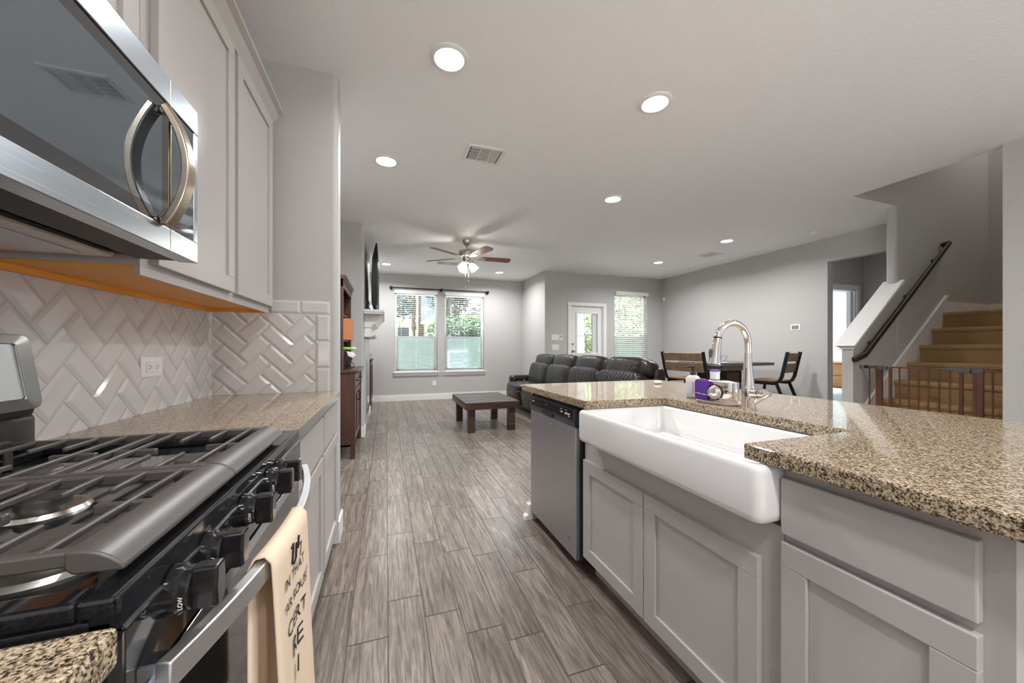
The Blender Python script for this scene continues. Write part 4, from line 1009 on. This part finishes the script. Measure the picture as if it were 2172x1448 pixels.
# ---- wall plates
def plate(name, label, cat, c, w, h, face, parts):
    """face: 'y' plate on a wall facing -y, 'x' plate on a wall facing -x"""
    t = thing(name, label, cat, c); th = .006
    def bx(u0, u1, z0, z1, d0, d1, nm, m, bev=.001):
        if face == 'y': B().box(c[0]+u0, c[0]+u1, c[1]-d1, c[1]-d0, c[2]+z0, c[2]+z1).build(nm, m, t, bevel=bev)
        else: B().box(c[0]-d1, c[0]-d0, c[1]+u0, c[1]+u1, c[2]+z0, c[2]+z1).build(nm, m, t, bevel=bev)
    bx(-w/2, w/2, -h/2, h/2, 0, th, 'cover_plate', M_white, .002)
    for nm, m, u0, u1, z0, z1, d in parts: bx(u0, u1, z0, z1, th, th+d, nm, m)
plate('wall_outlet', 'white outlet plate low on the wall between the two back windows', 'outlet', (1.012, YB, .36), .075, .118, 'y', [('receptacle', M_trim, -.017, .017, .008, .040, .002), ('receptacle', M_trim, -.017, .017, -.040, -.008, .002)])
plate('light_switch', 'white triple switch plate left of the patio door, upper plate', 'switch', (3.335, YD, 1.365), .165, .118, 'y', [('rocker', M_trim, -.062+i*.046, -.030+i*.046, -.033, .033, .003) for i in range(3)])
plate('light_switch', 'white double switch plate left of the patio door, lower plate', 'switch', (3.335, YD, 1.155), .165, .118, 'y', [('rocker', M_trim, -.055+i*.066, -.020+i*.066, -.033, .033, .003) for i in range(2)])
plate('fan_remote', 'narrow white remote control in its wall holder beside the upper switch plate', 'remote', (3.468, YD, 1.365), .062, .120, 'y', [('keypad', M_gunmetal, -.010, .010, -.01, .045, .002)])
plate('thermostat', 'white thermostat with grey screen on the long right wall', 'thermostat', (XR, 3.97, 1.468), .145, .095, 'x', [('screen', M_screw, -.050, .050, -.028, .028, .004)])
o = B().lathe([(.035, 0), (.035, .012), (.022, .03), (.001, .034)], (XR, 6.90-.06, 2.27), (-1, 0, 0), cap1=False).build('wall_sensor', M_white, smooth=60, origin=(XR, 6.84, 2.27)); tag(o, 'small round white sensor high on the right wall by the corner', 'sensor')
# ---- ceiling: recessed lamps, vents, smoke detector, fan
LL = [(.33, 2.02, 'recessed ceiling light nearest the kitchen upper cabinets'), (1.66, 1.95, 'recessed ceiling light above the kitchen island'), (0.0, 3.30, 'recessed ceiling light left of the nearest square vent'),
      (2.30, 3.35, 'recessed ceiling light halfway between the island and the sofa'), (4.80, 4.10, 'recessed ceiling light above the dining table, beside the smoke detector'), (4.80, 5.55, 'recessed ceiling light in front of the single patio window'),
      (0.0, 7.33, 'recessed ceiling light beside the television top'), (2.26, 7.37, 'recessed ceiling light in the far corner right of the ceiling fan'),
      (.33, -.6, None), (1.66, -.6, None), (3.3, .3, None), (3.3, -2.0, None), (.33, -2.2, None)]  # entries without a label are added out of view as kitchen fill
for x, y, lb in LL:
    if lb:
        t = thing('recessed_light', 'white '+lb, 'ceiling light', (x, y, H), 'recessed ceiling lights')
        B().lathe([(.105, 0), (.105, -.005), (.098, -.010), (.082, -.012), (.076, -.006), (.076, 0)], (x, y, H), (0, 0, 1), 40, cap0=False, cap1=False).build('trim_ring', M_trim, t, smooth=40)
        B().lathe([(.0765, -.006), (.001, -.0065)], (x, y, H), (0, 0, 1), 40, cap0=False, cap1=False).build('lens', M_emit, t)
    else:
        t = thing('recessed_light', 'white recessed ceiling light added unseen behind the viewpoint to brighten the kitchen', 'ceiling light', (x, y, H), 'recessed ceiling lights')
        B().lathe([(.105, 0), (.105, -.005), (.098, -.010), (.082, -.012), (.076, -.006), (.076, 0)], (x, y, H), (0, 0, 1), 40, cap0=False, cap1=False).build('trim_ring', M_trim, t, smooth=40)
        B().lathe([(.0765, -.006), (.001, -.0065)], (x, y, H), (0, 0, 1), 40, cap0=False, cap1=False).build('lens', M_emit, t)
    ld = bpy.data.lights.new('lamp', 'AREA'); ld.shape = 'DISK'; ld.size = .14; ld.energy = LAMP_W*{(.33, 2.02): .4, (1.66, 1.95): 1.2, (2.30, 3.35): 2.2}.get((x, y), 1.9 if y > 3 else (1.3 if x < 1 else .6)); ld.color = (.985, .99, 1); ld.spread = math.radians(160)
    lo = bpy.data.objects.new('lamp', ld); C.objects.link(lo); lo.parent = t; lo.location = (0, 0, -.013)
def vent(cx, cy, w, l, label, rot=0):
    t = thing('ceiling_vent', label, 'vent', (cx, cy, H), 'ceiling vents')
    def q(u, v): return (cx+u, cy+v) if not rot else (cx+v, cy+u)
    def bx(b, u0, u1, v0, v1, z0, z1):
        p, r_ = q(u0, v0), q(u1, v1); b.box(p[0], r_[0], p[1], r_[1], z0, z1)
    b = B(); f = .028
    bx(b, -l/2, l/2, -w/2, -w/2+f, H-.008, H); bx(b, -l/2, l/2, w/2-f, w/2, H-.008, H); bx(b, -l/2, -l/2+f, -w/2+f, w/2-f, H-.008, H); bx(b, l/2-f, l/2, -w/2+f, w/2-f, H-.008, H)
    third = (l-2*f)/3
    for k in (1, 2): bx(b, -l/2+f+third*k-.006, -l/2+f+third*k+.006, -w/2+f, w/2-f, H-.008, H)
    b.build('frame', M_trim, t, bevel=.002)
    b = B(); bx(b, -l/2+f, l/2-f, -w/2+f, w/2-f, H-.0015, H-.0005); b.build('duct', M_void, t)
    b = B()
    for k in range(3):
        a, e = -l/2+f+third*k+.008, -l/2+f+third*(k+1)-.008
        if k == 1:
            for i in range(11):
                v = -w/2+f+(w-2*f)*(i+.5)/11; bx(b, a, e, v-.0026, v+.0026, H-.007, H-.003)
        elif k == 0:
            for i in range(7):
                u = a+(e-a)*(i+.5)/7; bx(b, u-.0018, u+.0018, -w/2+f, w/2-f, H-.007, H-.003)
            for i in range(5):
                v = -w/2+f+(w-2*f)*(i+.5)/5; bx(b, a, e, v-.0025, v+.0025, H-.006, H-.003)
        else:
            for i in range(7):
                u = a+(e-a)*(i+.5)/7; bx(b, u-.0032, u+.0032, -w/2+f, w/2-f, H-.007, H-.002)
    b.build('louvres', M_trim, t)
vent(.765, 2.935, .255, .315, 'white louvred ceiling vent closest to the kitchen lights')
vent(5.24, 4.81, .29, .30, 'white louvred ceiling vent above the dining area')
vent(1.10, 6.90, .26, .40, 'white louvred ceiling vent behind the ceiling fan blades')
t = thing('smoke_detector', 'round white smoke detector on the ceiling near the hall opening', 'smoke detector', (5.59, 3.405, H))
B().lathe([(.070, 0), (.070, -.010), (.064, -.014)], (5.59, 3.405, H), (0, 0, 1), 32).build('mounting_base', M_white, t, smooth=40)
B().lathe([(.062, -.014), (.060, -.030), (.045, -.040), (.001, -.042)], (5.59, 3.405, H), (0, 0, 1), 32, cap1=False).build('cover', M_white, t, smooth=40)
# ---- ceiling fan
cx, cy = 1.135, 5.361
t = thing('ceiling_fan', 'brushed nickel ceiling fan with five reddish blades and lit glass shades', 'ceiling fan', (cx, cy, H))
B().lathe([(.068, 0), (.068, -.012), (.056, -.045), (.040, -.078), (.026, -.085)], (cx, cy, H), (0, 0, 1), 32).build('canopy', M_nickel, t, smooth=40)
B().cyl((cx, cy, H-.08), (cx, cy, 2.585), .013, n=16).lathe([(.020, 0), (.026, .02), (.018, .035)], (cx, cy, 2.575)).build('downrod', M_nickel, t, smooth=40)
B().lathe([(.05, 2.592), (.105, 2.584), (.118, 2.574), (.120, 2.515), (.116, 2.502), (.07, 2.494), (.06, 2.478)], (cx, cy, 0), (0, 0, 1), 40).build('motor_housing', M_nickel, t, smooth=35)
B().lathe([(.055, 2.480), (.060, 2.470), (.052, 2.430), (.040, 2.405), (.024, 2.40)], (cx, cy, 0), (0, 0, 1), 32).build('light_fitter', M_nickel, t, smooth=35)
def blade(a):
    M = Matrix.Rotation(math.radians(a), 3, 'Z'); pit = Matrix.Rotation(math.radians(-12), 3, 'X')
    def W(u, v, w): q = pit @ Vector((0, v, w)); return Vector((cx, cy, 2.487))+M @ Vector((u, q.y, q.z))
    out = [(.215, -.050), (.30, -.058), (.60, -.070), (.655, -.062), (.675, -.030), (.675, .030), (.655, .062), (.60, .070), (.30, .058), (.215, .050)]
    b = B(); n = len(out)
    b.add([W(u, v, .004) for u, v in out]+[W(u, v, -.004) for u, v in out], [tuple(range(n)), tuple(range(n, 2*n))[::-1]]+[(i, n+i, n+(i+1) % n, (i+1) % n) for i in range(n)])
    bl = b.build('blade', M_blade, t)
    b = B()
    ir = [(.085, -.018), (.15, -.022), (.19, -.045), (.25, -.050), (.285, -.018), (.285, .018), (.25, .050), (.19, .045), (.15, .022), (.085, .018)]; n = len(ir)
    b.add([W(u, v, -.0045) for u, v in ir]+[W(u, v, -.010) for u, v in ir], [tuple(range(n)), tuple(range(n, 2*n))[::-1]]+[(i, n+i, n+(i+1) % n, (i+1) % n) for i in range(n)])
    b.build('blade_iron', M_nickel, bl, bevel=.002)
for i in range(5): blade(70+72*i)
for i in range(3):
    a = math.radians(25+120*i-40); d_ = Vector((math.cos(a), math.sin(a), -1.35)).normalized(); o0 = Vector((cx, cy, 2.425))+Vector((math.cos(a), math.sin(a), 0))*.035
    k = B().lathe([(.018, 0), (.020, .03), (.026, .035)], o0, d_, 20).build('lamp_socket', M_nickel, t, smooth=40)
    B().lathe([(.024, .032), (.034, .045), (.052, .085), (.058, .120), (.066, .150), (.064, .151), (.055, .120), (.03, .05)], o0, d_, 28, cap0=False, cap1=False).build('glass_shade', M_shade, k, smooth=60)
ld = bpy.data.lights.new('fan_lamp', 'POINT'); ld.energy = FAN_W; ld.color = (1, .94, .86); ld.shadow_soft_size = .05
lo = bpy.data.objects.new('fan_lamp', ld); C.objects.link(lo); lo.parent = t; lo.location = (0, 0, 2.24-H)
for dx, dy, z in ((-.03, -.04, 2.05), (.02, -.035, 2.15)):
    k = B().cyl((cx+dx, cy+dy, 2.41), (cx+dx, cy+dy, z), .0018, n=6).build('pull_chain', M_nickel, t)
    B().lathe([(.004, 0), (.009, -.012), (.010, -.028), (.004, -.040)], (cx+dx, cy+dy, z), (0, 0, 1), 12).build('chain_pendant', M_brass, k, smooth=60)
# ================================================================== dining corner
def frame_seat(name, label, cat, w, group=None):
    """counter height seat: bent flat metal frame, plank seat, two back slats; faces +y in its own space"""
    t = thing(name, label, cat, (0, 0, 0), group)
    for s in (-1, 1):
        x = s*(w/2-.012)
        p = [(x, -.075, 1.085), (x, .0, .72), (x, .03, .655), (x, .10, .615), (x, .42, .615)]
        B().tube(p, 1, 4, True, (.012, .022)).build('side_frame', M_frame, t, bevel=.002)
        B().tube([(x, .07, .62), (x, -.05, .30), (x, -.09, .0)], 1, 4, True, (.012, .020)).build('leg', M_frame, t, bevel=.002)
        B().tube([(x, .40, .615), (x, .44, .30), (x, .46, .0)], 1, 4, True, (.012, .018)).build('leg', M_frame, t, bevel=.002)
    B().box(-w/2+.01, w/2-.01, .425, .455, .20, .225).box(-w/2+.01, w/2-.01, -.075, -.045, .20, .225).build('stretcher', M_frame, t)
    b = B(); n = max(3, int(w/.14))
    for i in range(4): b.box(-w/2+.003, w/2-.003, .045+.1*i+.002, .045+.1*(i+1)-.002, .638, .660)
    b.build('seat', M_seatw, t, bevel=.003)
    for zc, h in ((1.005, .125), (.845, .14)):
        y = -.075+.075*(1.085-zc)/.365; M = Matrix.Rotation(math.radians(11.6), 3, 'X')
        B().obox((0, y+.012, zc), (w-.03, .020, h), M).build('back_slat', M_slat, t, bevel=.003)
    b = B()
    for s in (-1, 1):
        for zc in (1.03, .98, .87, .82): b.cyl((s*(w/2-.03), -.075+.075*(1.085-zc)/.365-.003, zc), (s*(w/2-.03), -.075+.075*(1.085-zc)/.365+.02, zc), .006, n=8)
    b.build('bolt', M_screw, t)
    return t
def place(t, x, y, deg): t.location = (x, y, 0); t.rotation_euler = (0, 0, math.radians(deg))
place(frame_seat('dining_bench', 'dark metal framed bench with two wide wooden back slats behind the sofa end', 'bench', .86), 4.45, 4.55, -90)
place(frame_seat('dining_chair', 'dark metal framed dining chair with slatted wooden back standing by the right wall', 'chair', .43), 5.65, 3.79, 12)
t = thing('dining_table', 'grey wooden counter height dining table with a panelled pedestal', 'table', (5.27, 4.55, 0))
b = B()
for i in range(6): b.box(4.74, 5.80, 4.10+i*.15+.0015, 4.25+i*.15-.0015, .868, .915)
b.build('top_planks', M_tablew, t, bevel=.003)
B().box(4.80, 5.40, 4.16, 4.94, .80, .868).build('apron', M_tablew, t, bevel=.003)
B().box(4.95, 5.35, 4.30, 4.80, .06, .80).build('pedestal', M_frame, t, bevel=.003)
for y in (4.299, 4.801): B().box(5.02, 5.28, y-.004, y+.004, .12, .76).build('pedestal_panel', M_hutch, t)
B().box(4.88, 5.42, 4.22, 4.88, 0, .06).build('foot', M_frame, t, bevel=.004)
t = thing('wire_holder', 'thin black wire easel standing on the dining table', 'holder', (4.88, 4.30, .915))
B().tube([(4.83, 4.24, .918), (4.86, 4.24, 1.02), (4.97, 4.24, 1.02)], .003, 6).tube([(4.84, 4.26, .918), (4.92, 4.28, .925), (4.98, 4.28, .955), (5.02, 4.28, 1.005)], .0035, 6).tube([(4.78, 4.24, .919), (4.90, 4.28, .919)], .003, 6).build('wire', M_blackm, t, smooth=60)
o = B().rbox((4.86, 4.22, .923), (.10, .12, .016), 3, 6).build('folded_napkin', M_white, smooth=60, origin=(4.86, 4.22, .915)); tag(o, 'folded white napkin on the dining table beside the wire easel', 'napkin')
# ================================================================== stairs
t = thing('staircase', 'staircase covered in tan carpet climbing away behind the safety gate', 'stairs', (5.5, 1.97, 0))
RI, GO, X1 = .1965, .2455, 4.61
for n in range(1, 9):
    xn = X1+(n-1)*GO; z = n*RI; zb = z-RI if n > 1 else 0; x1 = X1+n*GO+.03 if n < 8 else 7.425
    rr_ = .022
    prof = [(xn+.030, zb), (xn+.022, z-.052)] + [(xn+rr_-rr_*math.cos(a)*1.0, z-rr_-.006+ (rr_+.006)*math.sin(a)) for a in [math.radians(q) for q in (-50, -20, 10, 40, 65, 90)]] + [(x1, z), (x1, zb)]
    B().prism(prof, 'y', 1.458, 2.462).build('step', M_carpet, t, smooth=35)
sk = [(4.70, 0), (4.70, .36), (6.36, 1.69), (6.42, 1.735), (6.46, 1.735), (6.46, 1.575), (6.36, 1.50), (4.78, .0)]
struct(B().prism([(4.72, .0), (4.72, .43), (6.405, 1.775), (6.435, 1.775), (6.435, 1.575), (6.3, 1.3), (4.9, 0)], 'y', 2.462, 2.480).prism([(4.72, .41), (4.72, .435), (6.405, 1.78), (6.44, 1.78), (6.44, 1.76), (6.41, 1.755)], 'y', 2.452, 2.470).build('trim_6', M_trim, bevel=.002))
# handrail
t = thing('handrail', 'dark brown wooden handrail fixed to the stair wall above the gate', 'handrail', (5.4, 2.40, 1.6))
B().tube([(4.55, 2.405, 1.020), (4.72, 2.405, 1.068), (6.33, 2.405, 2.39), (6.31, 2.47, 2.375)], 1, 4, True, (.021, .026)).build('rail', M_rail, t, smooth=30, bevel=.008, seg=3)
for x in (4.95, 5.60, 6.15):
    z = 1.068+(x-4.72)*(2.39-1.068)/1.61-.03
    B().tube([(x, 2.48, z-.04), (x, 2.42, z-.04), (x, 2.405, z)], .007, 8).lathe([(.028, 0), (.026, .006)], (x, 2.48, z-.04), (0, -1, 0)).build('bracket', M_frame, t, smooth=40)
# safety gate
GX, gz0, gz1 = 4.80, .205, .957
t = thing('safety_gate', 'brown wooden baby gate with grey latches across the foot of the stairs', 'gate', (GX, 1.95, .197))
k = 1.0105
bars = [(2.376, .008), (2.142, .009), (2.073, .009), (2.006, .009), (1.94, .009), (1.87, .009), (1.804, .009), (1.56, .009)]
for y, r_ in bars: B().cyl((GX, y*k, gz0+.03), (GX, y*k, gz1-.01), r_*.72, n=12).build('bar', M_gatew, t, smooth=40)
for y, w in ((2.296, .026), (1.638, .030)): B().box(GX-.014, GX+.014, y*k-w, y*k+w, gz0, gz1-.02).build('post', M_gatew, t, bevel=.004)
for y, w in ((2.21, .011), (1.736, .012)): B().box(GX-.011, GX+.011, y*k-w, y*k+w, gz0+.02, gz1-.01).build('door_stile', M_gatew, t, bevel=.003)
B().box(GX-.010, GX+.010, 1.735*k, 2.21*k, gz1-.016, gz1-.001).box(GX-.010, GX+.010, 1.735*k, 2.21*k, gz0+.02, gz0+.04).build('door_rail', M_gatew, t, bevel=.002)
B().box(GX-.011, GX+.011, 2.29*k, 2.405*k, gz1-.022, gz1-.001).box(GX-.011, GX+.011, 1.475, 1.64*k, gz1-.022, gz1-.001).box(GX-.014, GX+.014, 1.475, 2.44, gz0, gz0+.022).build('frame_rail', M_gatew, t, bevel=.003)
B().box(GX-.020, GX+.018, 2.268*k, 2.325*k, gz1-.045, gz1+.004).box(GX-.018, GX+.012, 2.232*k, 2.268*k, gz1-.040, gz1).build('hinge_block', M_gunmetal, t, bevel=.004)
B().prism([(1.845*k, gz1+.002), (1.680*k, gz1+.004), (1.680*k, gz1-.038), (1.750*k, gz1-.036), (1.775*k, gz1-.020), (1.845*k, gz1-.012)], 'x', GX-.018, GX+.018).build('latch_handle', M_gunmetal, t, bevel=.004)
B().prism([(1.668*k, gz1+.002), (1.605*k, gz1+.002), (1.605*k, gz1-.036), (1.662*k, gz1-.036), (1.672*k, gz1-.02)], 'x', GX-.020, GX+.020).build('latch_receiver', M_gunmetal, t, bevel=.004)
for y0_, s in ((2.48, -1), (1.455, 1)):
    for z in (gz1-.012, gz0+.012):
        B().cyl((GX, y0_+s*.008, z), (GX, y0_+s*.048, z), .005, n=10).lathe([(.021, 0), (.022, .006), (.012, .012)], (GX, y0_, z), (0, s, 0), 18).build('pressure_bolt', M_nickel, t, smooth=40)
        B().lathe([(.014, .035), (.017, .040), (.017, .065)], (GX, y0_, z), (0, s, 0), 18).build('end_cap', M_blackm, t, smooth=40)
t = thing('stair_fill_lamp', 'white unseen ceiling lamp added to brighten the stairwell', 'ceiling light', (7.0, 1.75, 5.3))  # lamp added out of view to lift the dark stairwell
B().lathe([(.14, 0), (.14, -.03), (.13, -.07), (.07, -.09), (.001, -.095)], (7.0, 1.75, 5.3), (0, 0, 1), 32, cap1=False).build('shade', M_shade, t, smooth=60)
ld = bpy.data.lights.new('lamp', 'AREA'); ld.shape = 'DISK'; ld.size = .26; ld.energy = 13; ld.color = (1, .95, .88)
lo = bpy.data.objects.new('lamp', ld); C.objects.link(lo); lo.parent = t; lo.location = (0, 0, -.11)
# ================================================================== bedroom through the hall
t = thing('dresser', 'wooden chest of drawers glimpsed through the hall doorway', 'dresser', (8.95, 5.1, 0))
B().box(8.62, 9.28, 4.55, 5.60, .10, .83).box(8.60, 9.29, 4.53, 5.62, .83, .855).box(8.64, 9.28, 4.57, 5.58, 0, .10).build('carcass', M_dresser, t, bevel=.004)
for i in range(3):
    for ya, yb in ((4.58, 5.065), (5.085, 5.57)):
        d = B().box(8.606, 8.622, ya, yb, .13+i*.232, .13+i*.232+.215).build('drawer', M_dresser, t, bevel=.003)
        for y in (ya+.12, yb-.12): B().tube([(8.608, y, .13+i*.232+.05), (8.588, y, .13+i*.232+.06), (8.588, y, .13+i*.232+.14), (8.608, y, .13+i*.232+.15)], .005, 8).build('pull', M_brass, d, smooth=60)
t = thing('bed', 'white bed corner seen low through the hall doorway', 'bed', (7.6, 4.45, 0))
B().box(7.1, 8.3, 4.25, 5.6, .06, .30).build('base', M_dresser, t, bevel=.01)
B().rbox((7.7, 4.92, .26), (1.24, 1.42, .24), 6, 10).build('mattress', M_white, t, smooth=60)
B().rbox((7.95, 4.80, .42), (.25, .18, .10), 3, 6).build('dark_pillow', M_gunmetal, t, smooth=60)
t = thing('bedroom_fill_lamp', 'white unseen ceiling lamp added to light the bedroom beyond the hall', 'ceiling light', (7.9, 5.8, H))  # invented lamp, out of sight, brightens the room past the hall door
B().lathe([(.16, 0), (.16, -.03), (.15, -.07), (.08, -.10), (.001, -.105)], (7.9, 5.8, H), (0, 0, 1), 32, cap1=False).build('shade', M_shade, t, smooth=60)
ld = bpy.data.lights.new('lamp', 'AREA'); ld.shape = 'DISK'; ld.size = .3; ld.energy = 60; ld.color = (.92, .97, 1)
lo = bpy.data.objects.new('lamp', ld); C.objects.link(lo); lo.parent = t; lo.location = (0, 0, -.12)
# ================================================================== outdoors
struct(B().box(-40, 60, 8.45, 90, -.35, -.15).build('ground_lawn', M_grass))
struct(B().box(3.30, 12, 7.06, 10.2, -.15, -.02).box(-3, 3.05, 8.46, 11.5, -.15, -.02).build('ground_patio_bounce', mat('patio_bounce_concrete', (.70, .69, .67), .8)))  # slab before the back windows added unseen, pale to bounce sun indoors
def fence(x0, x1, y, label):
    t = thing('fence', label, 'fence', ((x0+x1)/2, y, -.15)); b = B(); n = int((x1-x0)/.145)
    for i in range(n): b.box(x0+i*.145, x0+i*.145+.139, y, y+.02, -.15, 1.58+.01*((i*7) % 3))
    b.build('boards', M_fence, t)
    B().box(x0, x1, y+.02, y+.06, .2, .29).box(x0, x1, y+.02, y+.06, 1.2, 1.29).build('rails', M_fence, t)
fence(-9, 16, 15.5, 'weathered grey board fence across the back yard beyond the windows')
def leaves(name, m, parent, c, rad, n, size, rnd, flat=1.0):
    b = B()
    for _ in range(n):
        while True:
            p = Vector((rnd.uniform(-1, 1), rnd.uniform(-1, 1), rnd.uniform(-1, 1)))
            if p.length <= 1: break
        p = Vector(c)+Vector((p.x*rad[0], p.y*rad[1], p.z*rad[2]))
        u = Vector((rnd.gauss(0, 1), rnd.gauss(0, 1), rnd.gauss(0, .7))).normalized(); w = u.orthogonal().normalized()
        w = Matrix.Rotation(rnd.random()*6.28, 3, u) @ w; s_ = size*rnd.uniform(.6, 1.3)
        b.add([p-u*s_, p+w*s_*.45, p+u*s_, p-w*s_*.45], [(0, 1, 2, 3)])
    return b.build(name, m, parent)
rnd = random.Random(11)
def pine(x, y, h, r_, label, clumps):
    t = thing('pine_tree', label, 'tree', (x, y, -.15), 'trees beyond the fence')
    B().tube([(x, y, -.15), (x+.05, y, h*.5), (x-.02, y, h)], [r_, r_*.85, r_*.5], 12).build('trunk', M_bark, t, smooth=60)
    bb = B(); ob = None
    for (dx, dz, rx, rz, n) in clumps:
        bb.tube([(x, y, dz-.5), (x+dx*.6, y, dz-.1), (x+dx, y+.2, dz)], [.06, .04, .02], 6)
        ob = leaves('foliage', M_leaf, t, (x+dx, y, dz), (rx, rx, rz), int(n*2.2), .10, rnd)
    bb.build('branches', M_bark, t)
pine(1.28, 19, 14, .10, 'thick pine trunk with foliage centred in the left back window', [(-1.0, 5.4, 1.2, .7, 500), (.7, 6.0, 1.1, .6, 500), (-1.3, 4.2, .7, .4, 220), (.1, 6.6, 1.3, .6, 400)])
pine(1.70, 21, 14, .125, 'second pine trunk just right of the thick one in the left back window', [(.5, 6.4, 1.0, .6, 400), (-.6, 5.9, .8, .5, 260)])
pine(.2, 23, 13, .16, 'slim pine at the left edge of the left back window', [(0, 5.2, 1.3, 1.6, 700), (.8, 3.6, .9, .8, 300), (-.3, 3.0, .8, .9, 300)])
def shrub(name, x, y, z, rad, n, label, m, size=.11):
    t = thing(name, label, 'shrub' if name == 'shrub' else 'tree', (x, y, -.15), 'trees beyond the fence')
    b = B()
    for i in range(7): a = i*.9; b.tube([(x, y, -.15), (x+math.cos(a)*rad[0]*.5, y+math.sin(a)*rad[1]*.5, z), (x+math.cos(a)*rad[0]*.8, y+math.sin(a)*rad[1]*.7, z+rad[2]*.6)], [.07, .04, .015], 6)
    b.build('branches', M_bark, t); leaves('foliage', m, t, (x, y, z), rad, n, size, rnd); return t
shrub('shrub', 3.3, 17.2, 1.9, (1.6, .9, .75), 4200, 'green hedge shrub above the fence in the right back window', M_leaf2, .08)
shrub('shrub', 6.2, 17.4, 1.8, (1.3, .8, .6), 2800, 'lower hedge shrub at the right side of the right back window', M_leaf2, .08)
shrub('leafy_tree', 3.1, 18.8, 4.3, (1.3, 1.0, 1.7), 3000, 'loose leafy tree filling the top of the right back window', M_leaf, .095)
shrub('shrub', 7.5, 13.2, 1.5, (1.15, 1.0, 1.8), 3600, 'young yellow green bush behind the glazed patio door', M_leaf3, .075)
shrub('shrub', 10.2, 13.0, 1.9, (1.5, 1.0, 2.4), 5200, 'large yellow green bush behind the single slatted window', M_leaf3, .08)
def house(name, x0, x1, y0, y1, hw, hr, label, wins):
    t = thing(name, label, 'house', ((x0+x1)/2, (y0+y1)/2, -.15), 'houses behind the back yard')
    B().box(x0, x1, y0, y1, -.15, hw).build('walls', M_siding, t)
    xm, e = (x0+x1)/2, .5; ym_ = (y0+y1)/2; ii = min(x1-x0, y1-y0)/2
    B().add([(x0-e, y0-e, hw-.1), (x1+e, y0-e, hw-.1), (x1+e, y1+e, hw-.1), (x0-e, y1+e, hw-.1), (x0+ii, ym_, hr), (x1-ii, ym_, hr)], [(0, 1, 5, 4), (1, 2, 5), (2, 3, 4, 5), (3, 0, 4), (3, 2, 1, 0)]).build('roof', M_roof, t)
    for wx, wz in wins:
        w = B().box(wx-.45, wx+.45, y0-.05, y0, wz-.7, wz+.7).build('window', M_trim, t); B().box(wx-.38, wx+.38, y0-.06, y0-.045, wz-.62, wz+.62).build('pane', M_hwin, w)
house('house', -5.5, 1.75, 27, 36, 3.1, 5.2, 'pale house with a dark window beyond the fence, left window view', [(1.15, 2.0), (-2.2, 2.0)])
house('house', 2.7, 14, 28, 38, 3.0, 6.4, 'pale house with a tall hipped roof beyond the fence, right window view', [(5.5, 1.6), (9, 1.6)])
house('house', 4.9, 13, 20.5, 26, 3.2, 6.0, 'nearer pale house whose roof edge shows top right in the right back window', [(8, 1.6)])
t = thing('barbecue_grill', 'grey metal barbecue grill outside the right back window', 'grill', (2.0, 10.2, -.15))
B().prism([(1.60, .62), (2.20, .62), (2.20, .98), (2.17, 1.06), (1.63, 1.06), (1.60, .98)], 'y', 10.0, 10.5).build('lid', M_grill, t, bevel=.03, seg=3)
B().box(1.62, 2.18, 10.0, 10.5, .05, .62).box(1.30, 1.60, 10.02, 10.48, .58, .63).box(2.20, 2.45, 10.02, 10.48, .58, .63).build('cart', M_grill, t, bevel=.01)
B().tube([(1.72, 9.985, .74), (1.72, 9.95, .74), (2.08, 9.95, .74), (2.08, 9.985, .74)], .012, 8).lathe([(.05, 0), (.05, .01)], (1.90, 10.0, .98), (0, -1, 0)).build('handle', M_chrome, t, smooth=40)
for x in (1.66, 2.14):
    for y in (10.05, 10.45): B().cyl((x, y, -.15), (x, y, .06), .025, n=10).build('leg', M_grill, t)
t = thing('brick_column', 'white painted brick patio column seen through the glazed door', 'column', (5.55, 9.45, -.02))
B().box(4.98, 5.42, 9.3, 9.75, -.02, 2.7).build('column', M_brick, t)
t = thing('patio_bench', 'dark iron patio lounger frame behind the single slatted window', 'patio furniture', (7.6, 8.9, -.02))
B().tube([(7.25, 8.8, .35), (7.75, 8.8, 1.25)], .022, 8).tube([(6.6, 8.8, .35), (7.25, 8.8, .35)], .022, 8).tube([(7.25, 9.3, .35), (7.75, 9.3, 1.25)], .022, 8).tube([(6.6, 9.3, .35), (7.25, 9.3, .35)], .022, 8).tube([(7.75, 8.8, 1.25), (7.75, 9.3, 1.25)], .022, 8).build('frame', M_frame, t, smooth=60)
b = B()
for x in (6.65, 7.2):
    for y in (8.8, 9.3): b.cyl((x, y, -.02), (x, y, .35), .02, n=8)
b.build('leg', M_frame, t)
bpy.context.view_layer.update()
